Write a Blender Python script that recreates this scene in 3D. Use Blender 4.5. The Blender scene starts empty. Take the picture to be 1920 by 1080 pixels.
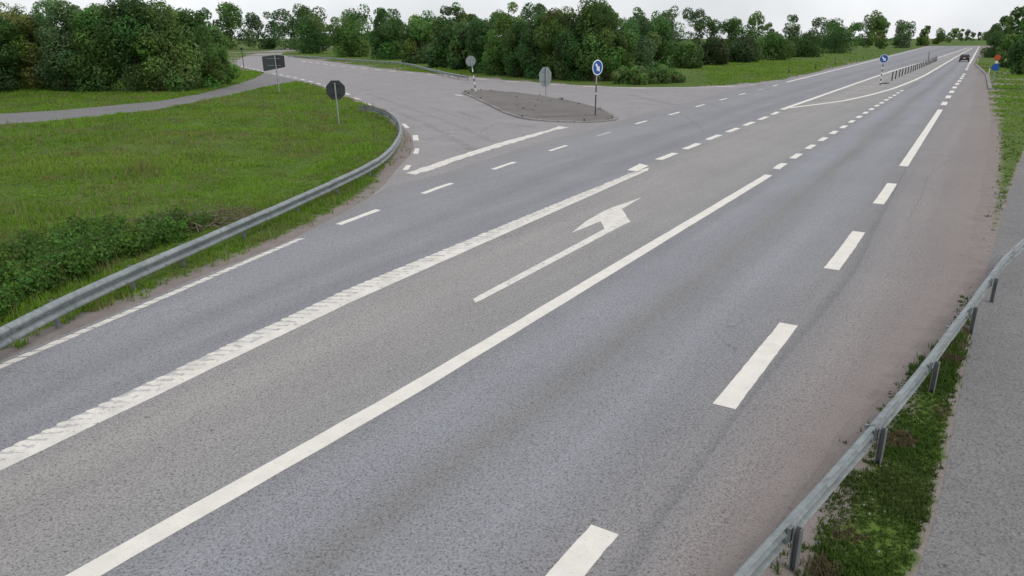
import bpy, bmesh, math, random
import numpy as np
from mathutils import Vector, Matrix

# ------------------------------------------------------------------ camera, world, sun, exposure
sc = bpy.context.scene
FOC, CAM_H, HORIZON = 1400.0, 4.7, 70.0            # focal length in photo pixels, camera height, horizon row
PITCH = math.atan((540 - HORIZON) / FOC)
cd = bpy.data.cameras.new('camera')
cam = bpy.data.objects.new('camera', cd)
sc.collection.objects.link(cam)
sc.camera = cam
cd.sensor_width = 36.0
cd.lens = 36.0 * FOC / 1920.0
cd.clip_start = 0.1
cd.clip_end = 6000
cam.location = (0, 0, CAM_H)
cam.rotation_euler = (math.pi / 2 - PITCH, 0, 0)

world = bpy.data.worlds.new("World")
sc.world = world
world.use_nodes = True
nt = world.node_tree
nt.nodes.clear()
SUN_EL, SUN_AZ = math.radians(52), math.radians(140)
out = nt.nodes.new('ShaderNodeOutputWorld')
sky = nt.nodes.new('ShaderNodeTexSky')
sky.sky_type = 'NISHITA'
sky.sun_disc = False
sky.sun_elevation = SUN_EL
sky.sun_rotation = SUN_AZ
bg1 = nt.nodes.new('ShaderNodeBackground')
bg1.inputs['Strength'].default_value = 0.10
nt.links.new(sky.outputs[0], bg1.inputs['Color'])
# overcast layer
tc = nt.nodes.new('ShaderNodeTexCoord')
cl = nt.nodes.new('ShaderNodeTexNoise')
cl.inputs['Scale'].default_value = 3.2
cl.inputs['Detail'].default_value = 6
nt.links.new(tc.outputs['Generated'], cl.inputs['Vector'])
cr = nt.nodes.new('ShaderNodeValToRGB')
cr.color_ramp.elements[0].position = 0.3
cr.color_ramp.elements[0].color = (0.50, 0.53, 0.57, 1)
cr.color_ramp.elements[1].position = 0.7
cr.color_ramp.elements[1].color = (0.95, 0.96, 1.0, 1)
nt.links.new(cl.outputs['Fac'], cr.inputs['Fac'])
bg2 = nt.nodes.new('ShaderNodeBackground')
bg2.inputs['Strength'].default_value = 0.85
nt.links.new(cr.outputs[0], bg2.inputs['Color'])
mx = nt.nodes.new('ShaderNodeMixShader')
mx.inputs[0].default_value = 0.85
nt.links.new(bg1.outputs[0], mx.inputs[1])
nt.links.new(bg2.outputs[0], mx.inputs[2])
nt.links.new(mx.outputs[0], out.inputs['Surface'])

sd_ = bpy.data.lights.new('sun', 'SUN')
sd_.energy = 0.7
sd_.angle = math.radians(25)
sd_.color = (1.0, 0.96, 0.90)
sun = bpy.data.objects.new('sun', sd_)
sc.collection.objects.link(sun)
_d = Vector((math.sin(SUN_AZ) * math.cos(SUN_EL), math.cos(SUN_AZ) * math.cos(SUN_EL), math.sin(SUN_EL)))
sun.rotation_euler = _d.to_track_quat('Z', 'Y').to_euler()

sc.view_settings.view_transform = 'Standard'
sc.view_settings.look = 'None'
sc.view_settings.exposure = 0.47
sc.view_settings.gamma = 1.0
sc.view_settings.use_curve_mapping = False

# ------------------------------------------------------------------ helpers
rng = np.random.default_rng(7)
random.seed(7)
C = sc.collection
_c, _s = math.cos(PITCH), math.sin(PITCH)
TH = math.radians(32.5)                               # heading of the main road
UX = np.array([math.sin(TH), math.cos(TH)])
VX = np.array([math.cos(TH), -math.sin(TH)])


def P(x, y, z=0.0):
    """the point of the photograph where a thing stands, on the level z, in metres"""
    cx, cy = (x - 960) / FOC, (y - 540) / FOC
    d = (cx, _c - _s * cy, -(_s + _c * cy))
    t = (z - CAM_H) / d[2]
    return np.array([d[0] * t, d[1] * t])


def PL(pts, z=0.0):
    return np.array([P(x, y, z) for x, y in pts])


def uv(p):
    p = np.asarray(p)
    return np.stack([p @ UX, p @ VX], -1)


def xy(u, v):
    return np.asarray(u)[..., None] * UX + np.asarray(v)[..., None] * VX


def tag(o, label=None, cat=None, group=None, kind=None):
    if label: o['label'] = label
    if cat: o['category'] = cat
    if group: o['group'] = group
    if kind: o['kind'] = kind
    return o


def link(o, parent=None):
    C.objects.link(o)
    if parent is not None:
        o.parent = parent
    return o


def thing(name, label, cat, loc=(0, 0, 0), rotz=0.0, group=None):
    o = bpy.data.objects.new(name, None)
    o.empty_display_size = 0.2
    o.location = loc
    o.rotation_euler = (0, 0, rotz)
    tag(o, label, cat, group)
    return link(o)


def mesh_obj(name, verts, faces, mat, parent=None, smooth=False, mats=None, fm=None):
    me = bpy.data.meshes.new(name)
    me.from_pydata([tuple(map(float, v)) for v in verts], [], faces)
    for m in (mats or [mat]):
        me.materials.append(m)
    if fm is not None:
        me.polygons.foreach_set('material_index', fm)
    if smooth:
        me.polygons.foreach_set('use_smooth', [True] * len(me.polygons))
    me.update()
    return link(bpy.data.objects.new(name, me), parent)


def tri_mesh(name, V, T, mat, cols=None, parent=None):
    """big triangle soup from numpy arrays; cols per vertex"""
    me = bpy.data.meshes.new(name)
    V = np.asarray(V, np.float32); T = np.asarray(T, np.int32)
    me.vertices.add(len(V)); me.vertices.foreach_set('co', V.ravel())
    me.loops.add(T.size); me.loops.foreach_set('vertex_index', T.ravel())
    me.polygons.add(len(T))
    me.polygons.foreach_set('loop_start', np.arange(0, T.size, 3, dtype=np.int32))
    me.polygons.foreach_set('loop_total', np.full(len(T), 3, np.int32))
    if cols is not None:
        a = me.attributes.new('tint', 'FLOAT_COLOR', 'POINT')
        c4 = np.ones((len(V), 4), np.float32); c4[:, :3] = cols
        a.data.foreach_set('color', c4.ravel())
    me.materials.append(mat)
    me.update(calc_edges=True)
    return link(bpy.data.objects.new(name, me), parent)


class MB:
    """collects solids and links them as one mesh"""
    def __init__(s): s.v = []; s.f = []
    def add(s, v, f):
        n = len(s.v); s.v += [tuple(map(float, q)) for q in v]; s.f += [tuple(i + n for i in t) for t in f]; return s
    def box(s, c, d, M=None):
        x, y, z = [q / 2 for q in d]
        v = [Vector((sx * x, sy * y, sz * z)) for sx in (-1, 1) for sy in (-1, 1) for sz in (-1, 1)]
        if M is not None: v = [M @ q for q in v]
        v = [q + Vector(c) for q in v]
        return s.add(v, [(0, 1, 3, 2), (4, 6, 7, 5), (0, 4, 5, 1), (2, 3, 7, 6), (0, 2, 6, 4), (1, 5, 7, 3)])
    def tube(s, pts, rad, n=8, cap=True):
        pts = [Vector(p) for p in pts]
        if not isinstance(rad, (list, tuple)): rad = [rad] * len(pts)
        rings = []
        for i, p in enumerate(pts):
            t = (pts[min(i + 1, len(pts) - 1)] - pts[max(i - 1, 0)]).normalized()
            a = Vector((1, 0, 0)) if abs(t.x) < .8 else Vector((0, 1, 0))
            b = t.cross(a).normalized(); a = b.cross(t)
            rings.append([p + (a * math.cos(k * 2 * math.pi / n) + b * math.sin(k * 2 * math.pi / n)) * rad[i] for k in range(n)])
        v = [q for r in rings for q in r]
        f = [(i * n + k, i * n + (k + 1) % n, (i + 1) * n + (k + 1) % n, (i + 1) * n + k) for i in range(len(pts) - 1) for k in range(n)]
        if cap: f += [tuple(range(n)), tuple(range(len(v) - 1, len(v) - n - 1, -1))]
        return s.add(v, f)
    def prism(s, poly, y0, y1):
        """outline in local x,z given depth along local y"""
        n = len(poly)
        v = [(p[0], y0, p[1]) for p in poly] + [(p[0], y1, p[1]) for p in poly]
        f = [tuple(range(n)), tuple(range(2 * n - 1, n - 1, -1))] + [(k, n + k, n + (k + 1) % n, (k + 1) % n) for k in range(n)]
        return s.add(v, f)
    def slab(s, poly, z0, z1):
        n = len(poly)
        v = [(p[0], p[1], z0) for p in poly] + [(p[0], p[1], z1) for p in poly]
        f = [tuple(range(n, 2 * n))] + [(k, (k + 1) % n, n + (k + 1) % n, n + k) for k in range(n)]
        return s.add(v, f)
    def build(s, name, mat, parent=None, smooth=False):
        o = mesh_obj(name, s.v, s.f, mat, parent, smooth)
        bm = bmesh.new(); bm.from_mesh(o.data)
        bmesh.ops.recalc_face_normals(bm, faces=bm.faces)
        bm.to_mesh(o.data); bm.free()
        return o


def copy_tree(o, parent=None):
    c = o.copy(); C.objects.link(c); c.parent = parent
    for ch in list(o.children): copy_tree(ch, c)
    return c


# ------------------------------------------------------------------ materials
class NT:
    def __init__(s, name):
        s.m = bpy.data.materials.new(name); s.m.use_nodes = True
        s.t = s.m.node_tree; s.b = s.t.nodes['Principled BSDF']
    def n(s, kind, **kw):
        o = s.t.nodes.new('ShaderNode' + kind)
        for k, v in kw.items():
            if k in o.inputs: o.inputs[k].default_value = v
            else: setattr(o, k, v)
        return o
    def l(s, a, b): s.t.links.new(a, b)
    def noise(s, vec, scale, detail=4, rough=.55, dist=0.0):
        o = s.n('TexNoise', Scale=scale, Detail=detail, Roughness=rough, Distortion=dist)
        if vec is not None: s.l(vec, o.inputs['Vector'])
        return o.outputs['Fac']
    def ramp(s, fac, stops, interp='LINEAR'):
        o = s.n('ValToRGB'); e = o.color_ramp.elements; o.color_ramp.interpolation = interp
        while len(e) < len(stops): e.new(0.5)
        for k, (p, c) in enumerate(stops):
            e[k].position = p; e[k].color = (c, c, c, 1) if isinstance(c, (int, float)) else (*c, 1)
        s.l(fac, o.inputs['Fac']); return o.outputs['Color']
    def mix(s, a, b, fac, mode='MIX'):
        o = s.n('MixRGB', blend_type=mode)
        for k, q in ((1, a), (2, b), (0, fac)):
            if hasattr(q, 'is_output'): s.l(q, o.inputs[k])
            else: o.inputs[k].default_value = q if k == 0 else (*q, 1)
        return o.outputs[0]
    def mul(s, a, b): return s.mix(a, b, 1.0, 'MULTIPLY')
    def attr(s, name, which='Fac'): return s.n('Attribute', attribute_name=name).outputs[which]
    def map(s, vec, scale=(1, 1, 1), rot=0.0):
        o = s.n('Mapping'); o.inputs['Scale'].default_value = scale; o.inputs['Rotation'].default_value = (0, 0, rot)
        s.l(vec, o.inputs['Vector']); return o.outputs[0]
    def pos(s): return s.n('NewGeometry').outputs['Position']
    def bump(s, h, strength=.3, dist=.01):
        o = s.n('Bump', Strength=strength, Distance=dist); s.l(h, o.inputs['Height']); s.l(o.outputs[0], s.b.inputs['Normal'])
    def col(s, c):
        if hasattr(c, 'is_output'): s.l(c, s.b.inputs['Base Color'])
        else: s.b.inputs['Base Color'].default_value = (*c, 1)
    def rough(s, r, metal=0.0, spec=.3):
        s.b.inputs['Roughness'].default_value = r; s.b.inputs['Metallic'].default_value = metal
        s.b.inputs['Specular IOR Level'].default_value = spec
        return s.m


def grain(m, vec):
    """chips and binder of a worn asphalt"""
    g1 = m.ramp(m.noise(vec, 38, 3, .7, .6), [(.34, .42), (.47, .98), (.66, 1.30)])
    g2 = m.ramp(m.noise(vec, 120, 2, .6), [(.3, .82), (.7, 1.16)])
    return m.mul(g1, g2)


def asphalt(name, base, stain=.12):
    m = NT(name); p = m.pos()
    big = m.ramp(m.noise(p, .35, 5, .6), [(.3, 1 - stain), (.7, 1 + stain)])
    mid = m.ramp(m.noise(p, 2.2, 4, .6), [(.3, .94), (.7, 1.05)])
    c = m.mul(m.mul(base, big), m.mul(mid, grain(m, p)))
    m.col(c); m.bump(m.noise(p, 70, 3, .7), .25, .006)
    return m.rough(.88, 0, .25)


def road_material():
    m = NT('worn_road_asphalt'); p = m.pos()
    ac = m.attr('across')
    BL = (.258, .256, .268)
    stops = [(0, (.25, .238, .235)), (.04, (.246, .243, .250)), (.075, BL), (.105, BL), (.13, (.222, .220, .230)), (.155, BL),
             (.175, (.226, .223, .233)), (.195, (.25, .247, .262)),
             (.205, (.27, .258, .248)), (.25, (.302, .283, .268)), (.33, (.290, .274, .262)), (.395, (.268, .260, .254)),
             (.402, (.226, .220, .222)), (.415, (.236, .233, .242)), (.44, (.265, .264, .279)), (.475, (.248, .248, .264)), (.505, (.214, .208, .203)),
             (.53, (.238, .237, .248)), (.565, (.265, .264, .279)), (.60, (.236, .233, .242)), (.63, (.226, .216, .216)),
             (.641, (.226, .214, .213)), (.648, (.188, .180, .182)), (.655, (.232, .220, .220)), (.70, (.246, .228, .223)), (.8, (.252, .225, .215)),
             (.88, (.238, .207, .20)), (.95, (.248, .212, .197)), (1, (.24, .203, .183))]
    # wander of the seams and wheel tracks along the road
    uvn = m.n('UVMap', uv_map='lanes').outputs[0]
    wob = m.n('Math', operation='MULTIPLY_ADD'); m.l(m.noise(m.map(uvn, (.12, .5, 1)), 1.0, 4), wob.inputs[0])
    wob.inputs[1].default_value = .022; wob.inputs[2].default_value = -.011
    ad = m.n('Math', operation='ADD'); m.l(ac, ad.inputs[0]); m.l(wob.outputs[0], ad.inputs[1])
    # two ramps because one holds 32 stops at most
    c = m.ramp(ad.outputs[0], stops)
    streak = m.ramp(m.noise(m.map(uvn, (.05, 1.6, 1)), 1.0, 5, .6), [(.3, .93), (.7, 1.06)])
    big = m.ramp(m.noise(p, .22, 5, .6), [(.3, .93), (.7, 1.06)])
    c = m.mul(m.mul(m.mul(c, (1.075, 1.078, 1.07)), streak), m.mul(big, grain(m, p)))
    cell = m.n('TexVoronoi', feature='DISTANCE_TO_EDGE', Scale=.16, Randomness=1.0)
    ww = m.n('VectorMath', operation='ADD')
    nz = m.n('TexNoise', Scale=.8, Detail=5); m.l(p, nz.inputs['Vector'])
    sc_ = m.n('VectorMath', operation='SCALE'); m.l(nz.outputs['Color'], sc_.inputs[0]); sc_.inputs['Scale'].default_value = 2.2
    m.l(p, ww.inputs[0]); m.l(sc_.outputs[0], ww.inputs[1]); m.l(ww.outputs[0], cell.inputs['Vector'])
    hair = m.ramp(cell.outputs['Distance'], [(0, .72), (.004, 1.0)])
    gate = m.ramp(m.noise(p, .09, 2), [(.50, 0), (.56, 1)])
    c = m.mix(c, m.mul(c, hair), gate)
    # dark oil drips and flecks
    drip = m.n('TexVoronoi', feature='F1', Scale=.9, Randomness=1.0); m.l(p, drip.inputs['Vector'])
    dm = m.ramp(drip.outputs['Distance'], [(.012, .55), (.035, 1.0)])
    c = m.mul(c, dm)
    # sand washed onto the crumbling outer edge
    ed = m.n('Math', operation='MULTIPLY_ADD'); m.l(m.noise(p, 1.6, 7, .72), ed.inputs[0]); ed.inputs[1].default_value = .22
    ac2 = m.n('Math', operation='SUBTRACT'); m.l(ac, ac2.inputs[0]); ac2.inputs[1].default_value = .30; m.l(ac2.outputs[0], ed.inputs[2])
    sand = m.ramp(m.noise(p, 2.5, 6, .7), [(.3, (.215, .182, .165)), (.7, (.275, .238, .218))])
    sand = m.mul(sand, m.ramp(m.noise(p, 45, 4, .7), [(.3, .78), (.7, 1.18)]))
    c = m.mix(c, sand, m.ramp(ed.outputs[0], [(.64, 0), (.86, 1)]))
    m.col(c); m.bump(m.noise(p, 70, 3, .7), .25, .006)
    return m.rough(.85, 0, .3)


def paint_material(name, base, wear=.47, grime=.9, ws=9):
    m = NT(name); p = m.pos()
    dirt = m.ramp(m.noise(p, 3.0, 6, .65), [(.3, grime), (.6, 1.02)])
    spots = m.ramp(m.noise(p, 30, 4, .7), [(.28, .75), (.42, 1.0)])
    c = m.mul(m.mul(base, dirt), spots)
    w = m.ramp(m.noise(p, ws, 8, .72), [(wear - .18, 1.0), (wear - .14, 0.0)])
    c = m.mix(c, (.27, .26, .26), w)
    m.col(c); m.bump(m.noise(p, 60, 3), .2, .004)
    return m.rough(.7, 0, .35)


def simple(name, base, rough=.6, metal=0.0, spec=.4, var=.12, scale=4.0):
    m = NT(name); tcn = m.n('TexCoord').outputs['Object']
    k = m.ramp(m.noise(tcn, scale, 5, .6), [(.3, 1 - var), (.7, 1 + var)])
    m.col(m.mul(base, k)); return m.rough(rough, metal, spec)


def leaf_material(name, rough=.6, thru=.42):
    m = NT(name)
    m.col(m.attr('tint', 'Color'))
    m.rough(rough, 0, .25)
    tr = m.n('BsdfTranslucent'); m.l(m.attr('tint', 'Color'), tr.inputs['Color'])
    ms = m.n('MixShader'); ms.inputs[0].default_value = thru
    o = m.t.nodes['Material Output']
    m.l(m.b.outputs[0], ms.inputs[1]); m.l(tr.outputs[0], ms.inputs[2]); m.l(ms.outputs[0], o.inputs['Surface'])
    return m.m


def ground_material():
    m = NT('verge_soil_and_grass'); p = m.pos()
    g = m.ramp(m.noise(p, .5, 6, .65), [(.25, (.060, .098, .022)), (.5, (.095, .15, .029)), (.75, (.13, .185, .042))])
    g = m.mul(g, m.ramp(m.noise(p, 9, 5, .75), [(.3, .55), (.7, 1.3)]))
    dry = m.ramp(m.noise(p, .33, 5, .7), [(.54, 0), (.70, .4)])
    g = m.mix(g, (.15, .13, .06), dry)
    d = m.ramp(m.noise(p, 2.5, 6, .7), [(.3, (.228, .193, .174)), (.7, (.292, .253, .231))])
    d = m.mul(d, m.ramp(m.noise(p, 45, 4, .7), [(.3, .78), (.7, 1.18)]))
    at = m.n('Math', operation='ADD'); m.l(m.attr('dirt'), at.inputs[0])
    nn = m.n('Math', operation='MULTIPLY_ADD'); m.l(m.noise(p, 3.2, 6, .7), nn.inputs[0]); nn.inputs[1].default_value = 1.1; nn.inputs[2].default_value = -.55
    m.l(nn.outputs[0], at.inputs[1])
    m.col(m.mix(g, d, m.ramp(at.outputs[0], [(.35, 0), (.62, 1)])))
    m.bump(m.noise(p, 14, 6, .7), .3, .03)
    return m.rough(.95, 0, .1)


def galvanised():
    m = NT('weathered_galvanised_steel'); t = m.n('TexCoord').outputs['Object']
    c = m.ramp(m.noise(t, 1.5, 6, .65), [(.3, (.235, .262, .262)), (.7, (.37, .40, .39))])
    c = m.mul(c, m.ramp(m.noise(m.map(t, (1, 1, .15)), 14, 5, .7), [(.3, .8), (.65, 1.08)]))
    c = m.mul(c, m.ramp(m.noise(m.map(t, (.8, .8, .3)), 5, 6, .7), [(.36, .72), (.5, 1.0)]))
    rust = m.ramp(m.noise(m.map(t, (1, 1, .25)), 3.2, 7, .75), [(.64, 0), (.74, .35)])
    c = m.mix(c, (.20, .13, .085), rust)
    m.col(c); return m.rough(.55, .3, .5)


M_ROAD = road_material()
M_SIDE = asphalt('pale_side_road_asphalt', (.312, .290, .285), .08)
M_PATH = asphalt('grey_path_asphalt', (.205, .198, .192), .08)
M_ISL = asphalt('dark_island_asphalt', (.186, .166, .153), .14)
M_RUB = asphalt('tyre_polished_asphalt', (.272, .256, .255), .12)
M_TAR = simple('dark_crack_filler', (.185, .176, .178), .9, 0, .2, .3, 3)
M_WHITE = paint_material('white_road_paint', (.80, .75, .67))
M_WORN = paint_material('worn_white_road_paint', (.77, .725, .65), .54, .8)
M_RIB = paint_material('scuffed_ribbed_paint', (.77, .725, .65), .545, .78, 26)
M_FAINT = paint_material('faded_paint_and_rib_shade', (.52, .50, .48), .50, .85)  # faded markings, and the shade painted between the centre line's ribs
M_KERB = asphalt('stone_kerb', (.27, .255, .24), .25)
M_GROUND = ground_material()
M_GALV = galvanised()
M_POST = simple('grey_steel_post', (.235, .245, .25), .55, .3, .4, .2)
M_DPOLE = simple('dark_pole_sleeve', (.07, .072, .075), .5, .2, .4, .1)
M_POLE = simple('grey_sign_pole', (.36, .38, .38), .45, .5, .5, .1)
M_BACK = simple('dull_sign_back', (.13, .145, .145), .55, .3, .4, .08)
M_BACKD = simple('dark_sign_back', (.045, .050, .052), .5, .2, .4, .08)
M_BACKF = simple('dark_panel_back', (.062, .068, .072), .5, .2, .4, .08)
M_BACKL = simple('pale_sign_back', (.27, .31, .30), .5, .3, .4, .08)
M_BLUE = simple('blue_sign_face', (.012, .085, .36), .35, 0, .5, .05)
M_SWHITE = simple('white_sign_sheet', (.78, .79, .79), .4, 0, .5, .04)
M_BLACK = simple('black_plastic', (.016, .016, .018), .5, 0, .4, .1)
M_ORANGE = simple('red_orange_sign_face', (.50, .075, .02), .45, 0, .4, .05)
M_CABLE = simple('steel_wire_rope', (.22, .22, .23), .5, .5, .5, .1)
M_BLADE = leaf_material('grass_blades', .7, .5)
M_LEAF = leaf_material('leaves', .6)
M_BARK = simple('grey_brown_bark', (.10, .08, .06), .9, 0, .2, .3, 6)
M_TWIG = simple('dry_brush_twigs', (.17, .14, .105), .9, 0, .2, .3, 8)
M_CAR = simple('dark_car_paint', (.009, .010, .012), .25, .2, .6, .05)
M_GLASS = simple('dark_car_glass', (.02, .025, .03), .08, 0, .6, .02)
M_TYRE = simple('tyre_rubber', (.02, .02, .02), .85, 0, .2, .1)
M_RED = simple('red_lamp_lens', (.30, .012, .012), .25, 0, .5, .03)
M_POSTY = simple('pale_marker_post', (.55, .57, .42), .6, 0, .3, .08)

# ------------------------------------------------------------------ road lines as v(u)
def curve(px):
    q = uv(PL(px)); q = q[np.argsort(q[:, 0])]
    def f(u):
        u = np.asarray(u, float)
        v = np.interp(u, q[:, 0], q[:, 1])
        a = (q[min(3, len(q) - 1), 1] - q[0, 1]) / max(q[min(3, len(q) - 1), 0] - q[0, 0], 1e-6)
        b = (q[-1, 1] - q[max(-4, -len(q)), 1]) / max(q[-1, 0] - q[max(-4, -len(q)), 0], 1e-6)
        v = np.where(u < q[0, 0], q[0, 1] + a * (u - q[0, 0]), v)
        return np.where(u > q[-1, 0], q[-1, 1] + b * (u - q[-1, 0]), v)
    return f


PX_S = [(161, 1080), (755, 743), (960, 620), (1440, 330), (1462, 312.3), (1492.8, 293.5), (1519.7, 276), (1543, 261.7), (1563.2, 249),
        (1582, 238.5), (1596.7, 228.4), (1610.8, 219.8), (1622.7, 212), (1634, 205.3), (1644, 198.7), (1653.4, 193.3), (1662, 187.8),
        (1669, 183.3), (1677, 179), (1683.6, 174.7), (1690.6, 170.6)]
PX_G2 = [(1476, 203.5), (1500, 200.5), (1557, 193), (1580, 190), (1627, 179.7), (1673.8, 167), (1713, 151.6), (1736, 140.6), (1767.5, 122), (1789, 109)]
PX_D = [(1132, 998), (1357, 765), (1478, 611), (1585, 472), (1660, 364.5), (1728, 260), (1770.6, 194.5), (1778, 182), (1784.4, 172.5), (1789.8, 164.4),
        (1794.5, 157.8), (1798.7, 152.5), (1802.6, 147.3), (1805.3, 143.3), (1807.5, 139.5), (1818, 119), (1824, 109)]
PX_RD = [(1196, 315), (1251, 294), (1297.5, 275), (1338, 258), (1373.9, 244.5), (1404, 232.6), (1431.3, 222.2), (1454, 212.8)]
PX_G1 = [(1466, 206), (1580, 165.6), (1672, 133.6), (1756.6, 109)]
PX_R = [(0, 868), (640, 563), (1185, 330)] + PX_RD + PX_G1
PX_LD = [(673, 408), (820, 354), (945, 311.5), (1046.6, 278.6), (1132.5, 252), (1202, 230), (1265, 213.3), (1312.7, 198.6), (1356, 186.7),
         (1391.8, 176.8), (1427.4, 167.9), (1454, 160.6)]
PX_L = [(0, 690), (300, 562), (557, 452)] + PX_LD + [(1475, 154.4), (1644, 112)]
PX_LE = [(0, 680), (300, 552), (557, 446), (650, 396), (725, 352), (820, 329), (976, 280), (1054, 256), (1119, 240.6), (1210, 212), (1320, 184.6), (1349, 174),
         (1399, 163), (1450, 152)]
PX_J = [(1194, 1077), (1237, 988), (1309, 887), (1381, 786), (1502, 642), (1569, 560), (1608, 505), (1702, 307)]
PX_E = [(1395, 1080), (1500, 935), (1585, 812), (1655, 720), (1728, 632), (1788, 556), (1812, 515), (1832, 400), (1850, 300), (1858, 230), (1851, 160), (1848, 142), (1840, 133), (1832, 126), (1827, 120), (1830, 108)]
fS0, fG2, fD, fR, fL, fE = (curve(p) for p in (PX_S, PX_G2, PX_D, PX_R, PX_L, PX_E))
_le = curve(PX_LE)
U_LE = float(uv(P(1450, 152))[0])
fLE = lambda u: np.where(np.asarray(u) < U_LE, _le(u), fL(u) + (_le(U_LE) - fL(U_LE)) * .7)
_j = curve(PX_J); U_J = float(uv(P(1702, 307))[0])
fJ = lambda u: np.where(np.asarray(u) < U_J, _j(u), fD(u) + (_j(U_J) - fD(U_J)))
U_S = float(uv(P(1690.6, 170.6))[0])
fS = lambda u: np.where(np.asarray(u) < U_S, fS0(u), np.maximum(fS0(u), fG2(u)))

Z_SIDE, Z_ROAD, Z_MARK = .016, .021, .026
US = np.concatenate([np.arange(-40, 0, 2), np.arange(0, 60, .5), np.arange(60, 200, 2), np.arange(200, 900, 20)])
wob_ = np.convolve(rng.normal(0, 1, len(US) + 4), np.ones(5) / 5, 'valid') * .11
wob2 = np.convolve(rng.normal(0, 1, len(US) + 4), np.ones(5) / 5, 'valid') * .05 * (US < 22)
cols = [fLE(US) + wob2, fL(US), fR(US), fS(US), fD(US), np.maximum(fJ(US), fD(US) + .15), np.maximum(fE(US) + wob_ * (US < 40), fJ(US) + .8)]
key = [0, .06, .2, .4, .63, .65, 1.0]
sub = [2, 6, 8, 10, 2, 8]
V, A, LU = [], [], []
for k in range(6):
    for t in np.linspace(0, 1, sub[k], endpoint=False):
        V.append(cols[k] * (1 - t) + cols[k + 1] * t); A.append(key[k] * (1 - t) + key[k + 1] * t)
V.append(cols[5] * .03 + cols[6] * .97); A.append(.985)
V.append(cols[6]); A.append(1.0)
nu, nv = len(US), len(V)
pts = np.zeros((nu, nv, 3)); acr = np.zeros((nu, nv))
for j in range(nv):
    pts[:, j, :2] = xy(US, V[j]); pts[:, j, 2] = Z_ROAD if j < nv - 1 else .004; acr[:, j] = A[j]
faces = [(i * nv + j, i * nv + j + 1, (i + 1) * nv + j + 1, (i + 1) * nv + j) for i in range(nu - 1) for j in range(nv - 1)]
road = mesh_obj('main_road', pts.reshape(-1, 3), faces, M_ROAD)
tag(road, 'wide grey asphalt main road with a turning lane and white markings', None, None, 'structure')
a = road.data.attributes.new('across', 'FLOAT', 'POINT'); a.data.foreach_set('value', acr.ravel())
uvl = road.data.uv_layers.new(name='lanes')
li = np.zeros(len(road.data.loops), np.int32); road.data.loops.foreach_get('vertex_index', li)
uvw = uv(pts.reshape(-1, 3)[:, :2]); uvl.data.foreach_set('uv', uvw[li].astype(np.float32).ravel())

# ---- side road and paths
PX_SIDE_L = [(700, 385), (690, 374), (722, 346), (744, 318), (768, 293), (776, 276), (770, 254), (758.5, 242), (742, 224), (729, 209.6), (711, 202), (690, 195),
             (662, 184.4), (644, 178), (609, 164), (580, 155.5), (540, 147), (514, 141), (494, 136), (478, 132), (459, 128), (447, 124), (443, 119), (447, 112.5), (457, 107),
             (478, 101), (510, 95), (550, 90), (620, 86)]
PX_SIDE_R = [(620, 89), (560, 94.5), (528, 100), (530, 103), (551, 107.5), (608, 114), (642, 119), (683, 124.5), (735, 131), (768, 134), (809, 138), (853, 141), (904, 146),
             (960, 151.5), (1039, 157), (1108, 161.5), (1197, 164.3), (1290, 163.5), (1360, 160.5), (1418, 156), (1465, 149.5)]
PX_SIDE_IN = [(1480, 157), (1400, 180), (1250, 222), (1100, 270), (900, 335), (780, 375)]
side_poly = PL(PX_SIDE_L + PX_SIDE_R + PX_SIDE_IN)
PATH_L = [(566, 153), (530, 157), (497, 163), (467, 170), (420, 181), (300, 205), (120, 225), (-200, 248), (-200, 226), (120, 207), (300, 190), (375, 177), (409, 168),
          (447, 158), (475, 148.5), (497, 137), (540, 140)]
path_poly_l = PL(PATH_L)
_pl = PL([(1640, 1300), (1690, 1200), (1720, 1080), (1745, 1000), (1770, 900), (1788, 800), (1806, 700), (1824, 620), (1852, 500), (1882, 400), (1908, 320), (1935, 250)])
_pu = uv(_pl)
_far = np.array([[80, _pu[-1, 1] + 1.5], [160, _pu[-1, 1] + 2]])
_pu = np.vstack([_pu, _far])
path_poly_r = np.vstack([xy(_pu[:, 0], _pu[:, 1]), xy(_pu[::-1, 0], _pu[::-1, 1] + 2.3)])


def sheet(name, poly, z, mat, label=None):
    bm = bmesh.new()
    vs = [bm.verts.new((p[0], p[1], z)) for p in poly]
    f = bm.faces.new(vs)
    bmesh.ops.triangulate(bm, faces=[f], ngon_method='EAR_CLIP')
    bmesh.ops.recalc_face_normals(bm, faces=bm.faces)
    if sum(fc.normal.z for fc in bm.faces) < 0: bmesh.ops.reverse_faces(bm, faces=bm.faces)
    me = bpy.data.meshes.new(name); bm.to_mesh(me); bm.free(); me.materials.append(mat)
    o = link(bpy.data.objects.new(name, me)); tag(o, label, None, None, 'structure'); return o


side = sheet('side_road', side_poly, Z_SIDE, M_SIDE, 'pale pinkish side road curving off left behind the traffic island')
pathl = sheet('left_path', path_poly_l, .0135, M_PATH, 'narrow pale path joining the side road by the meadow')
pathr = sheet('right_path', path_poly_r, .016, M_PATH, 'grey path behind the right guardrail')


def seg_dist(pts, poly, closed=True):
    """unsigned distance of many points to a polyline"""
    d = np.full(len(pts), 1e9)
    q = np.vstack([poly, poly[:1]]) if closed else poly
    for a_, b_ in zip(q[:-1], q[1:]):
        ab = b_ - a_; L2 = max(ab @ ab, 1e-9)
        t = np.clip(((pts - a_) @ ab) / L2, 0, 1)
        d = np.minimum(d, np.hypot(*(pts - a_ - t[:, None] * ab).T))
    return d


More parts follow.
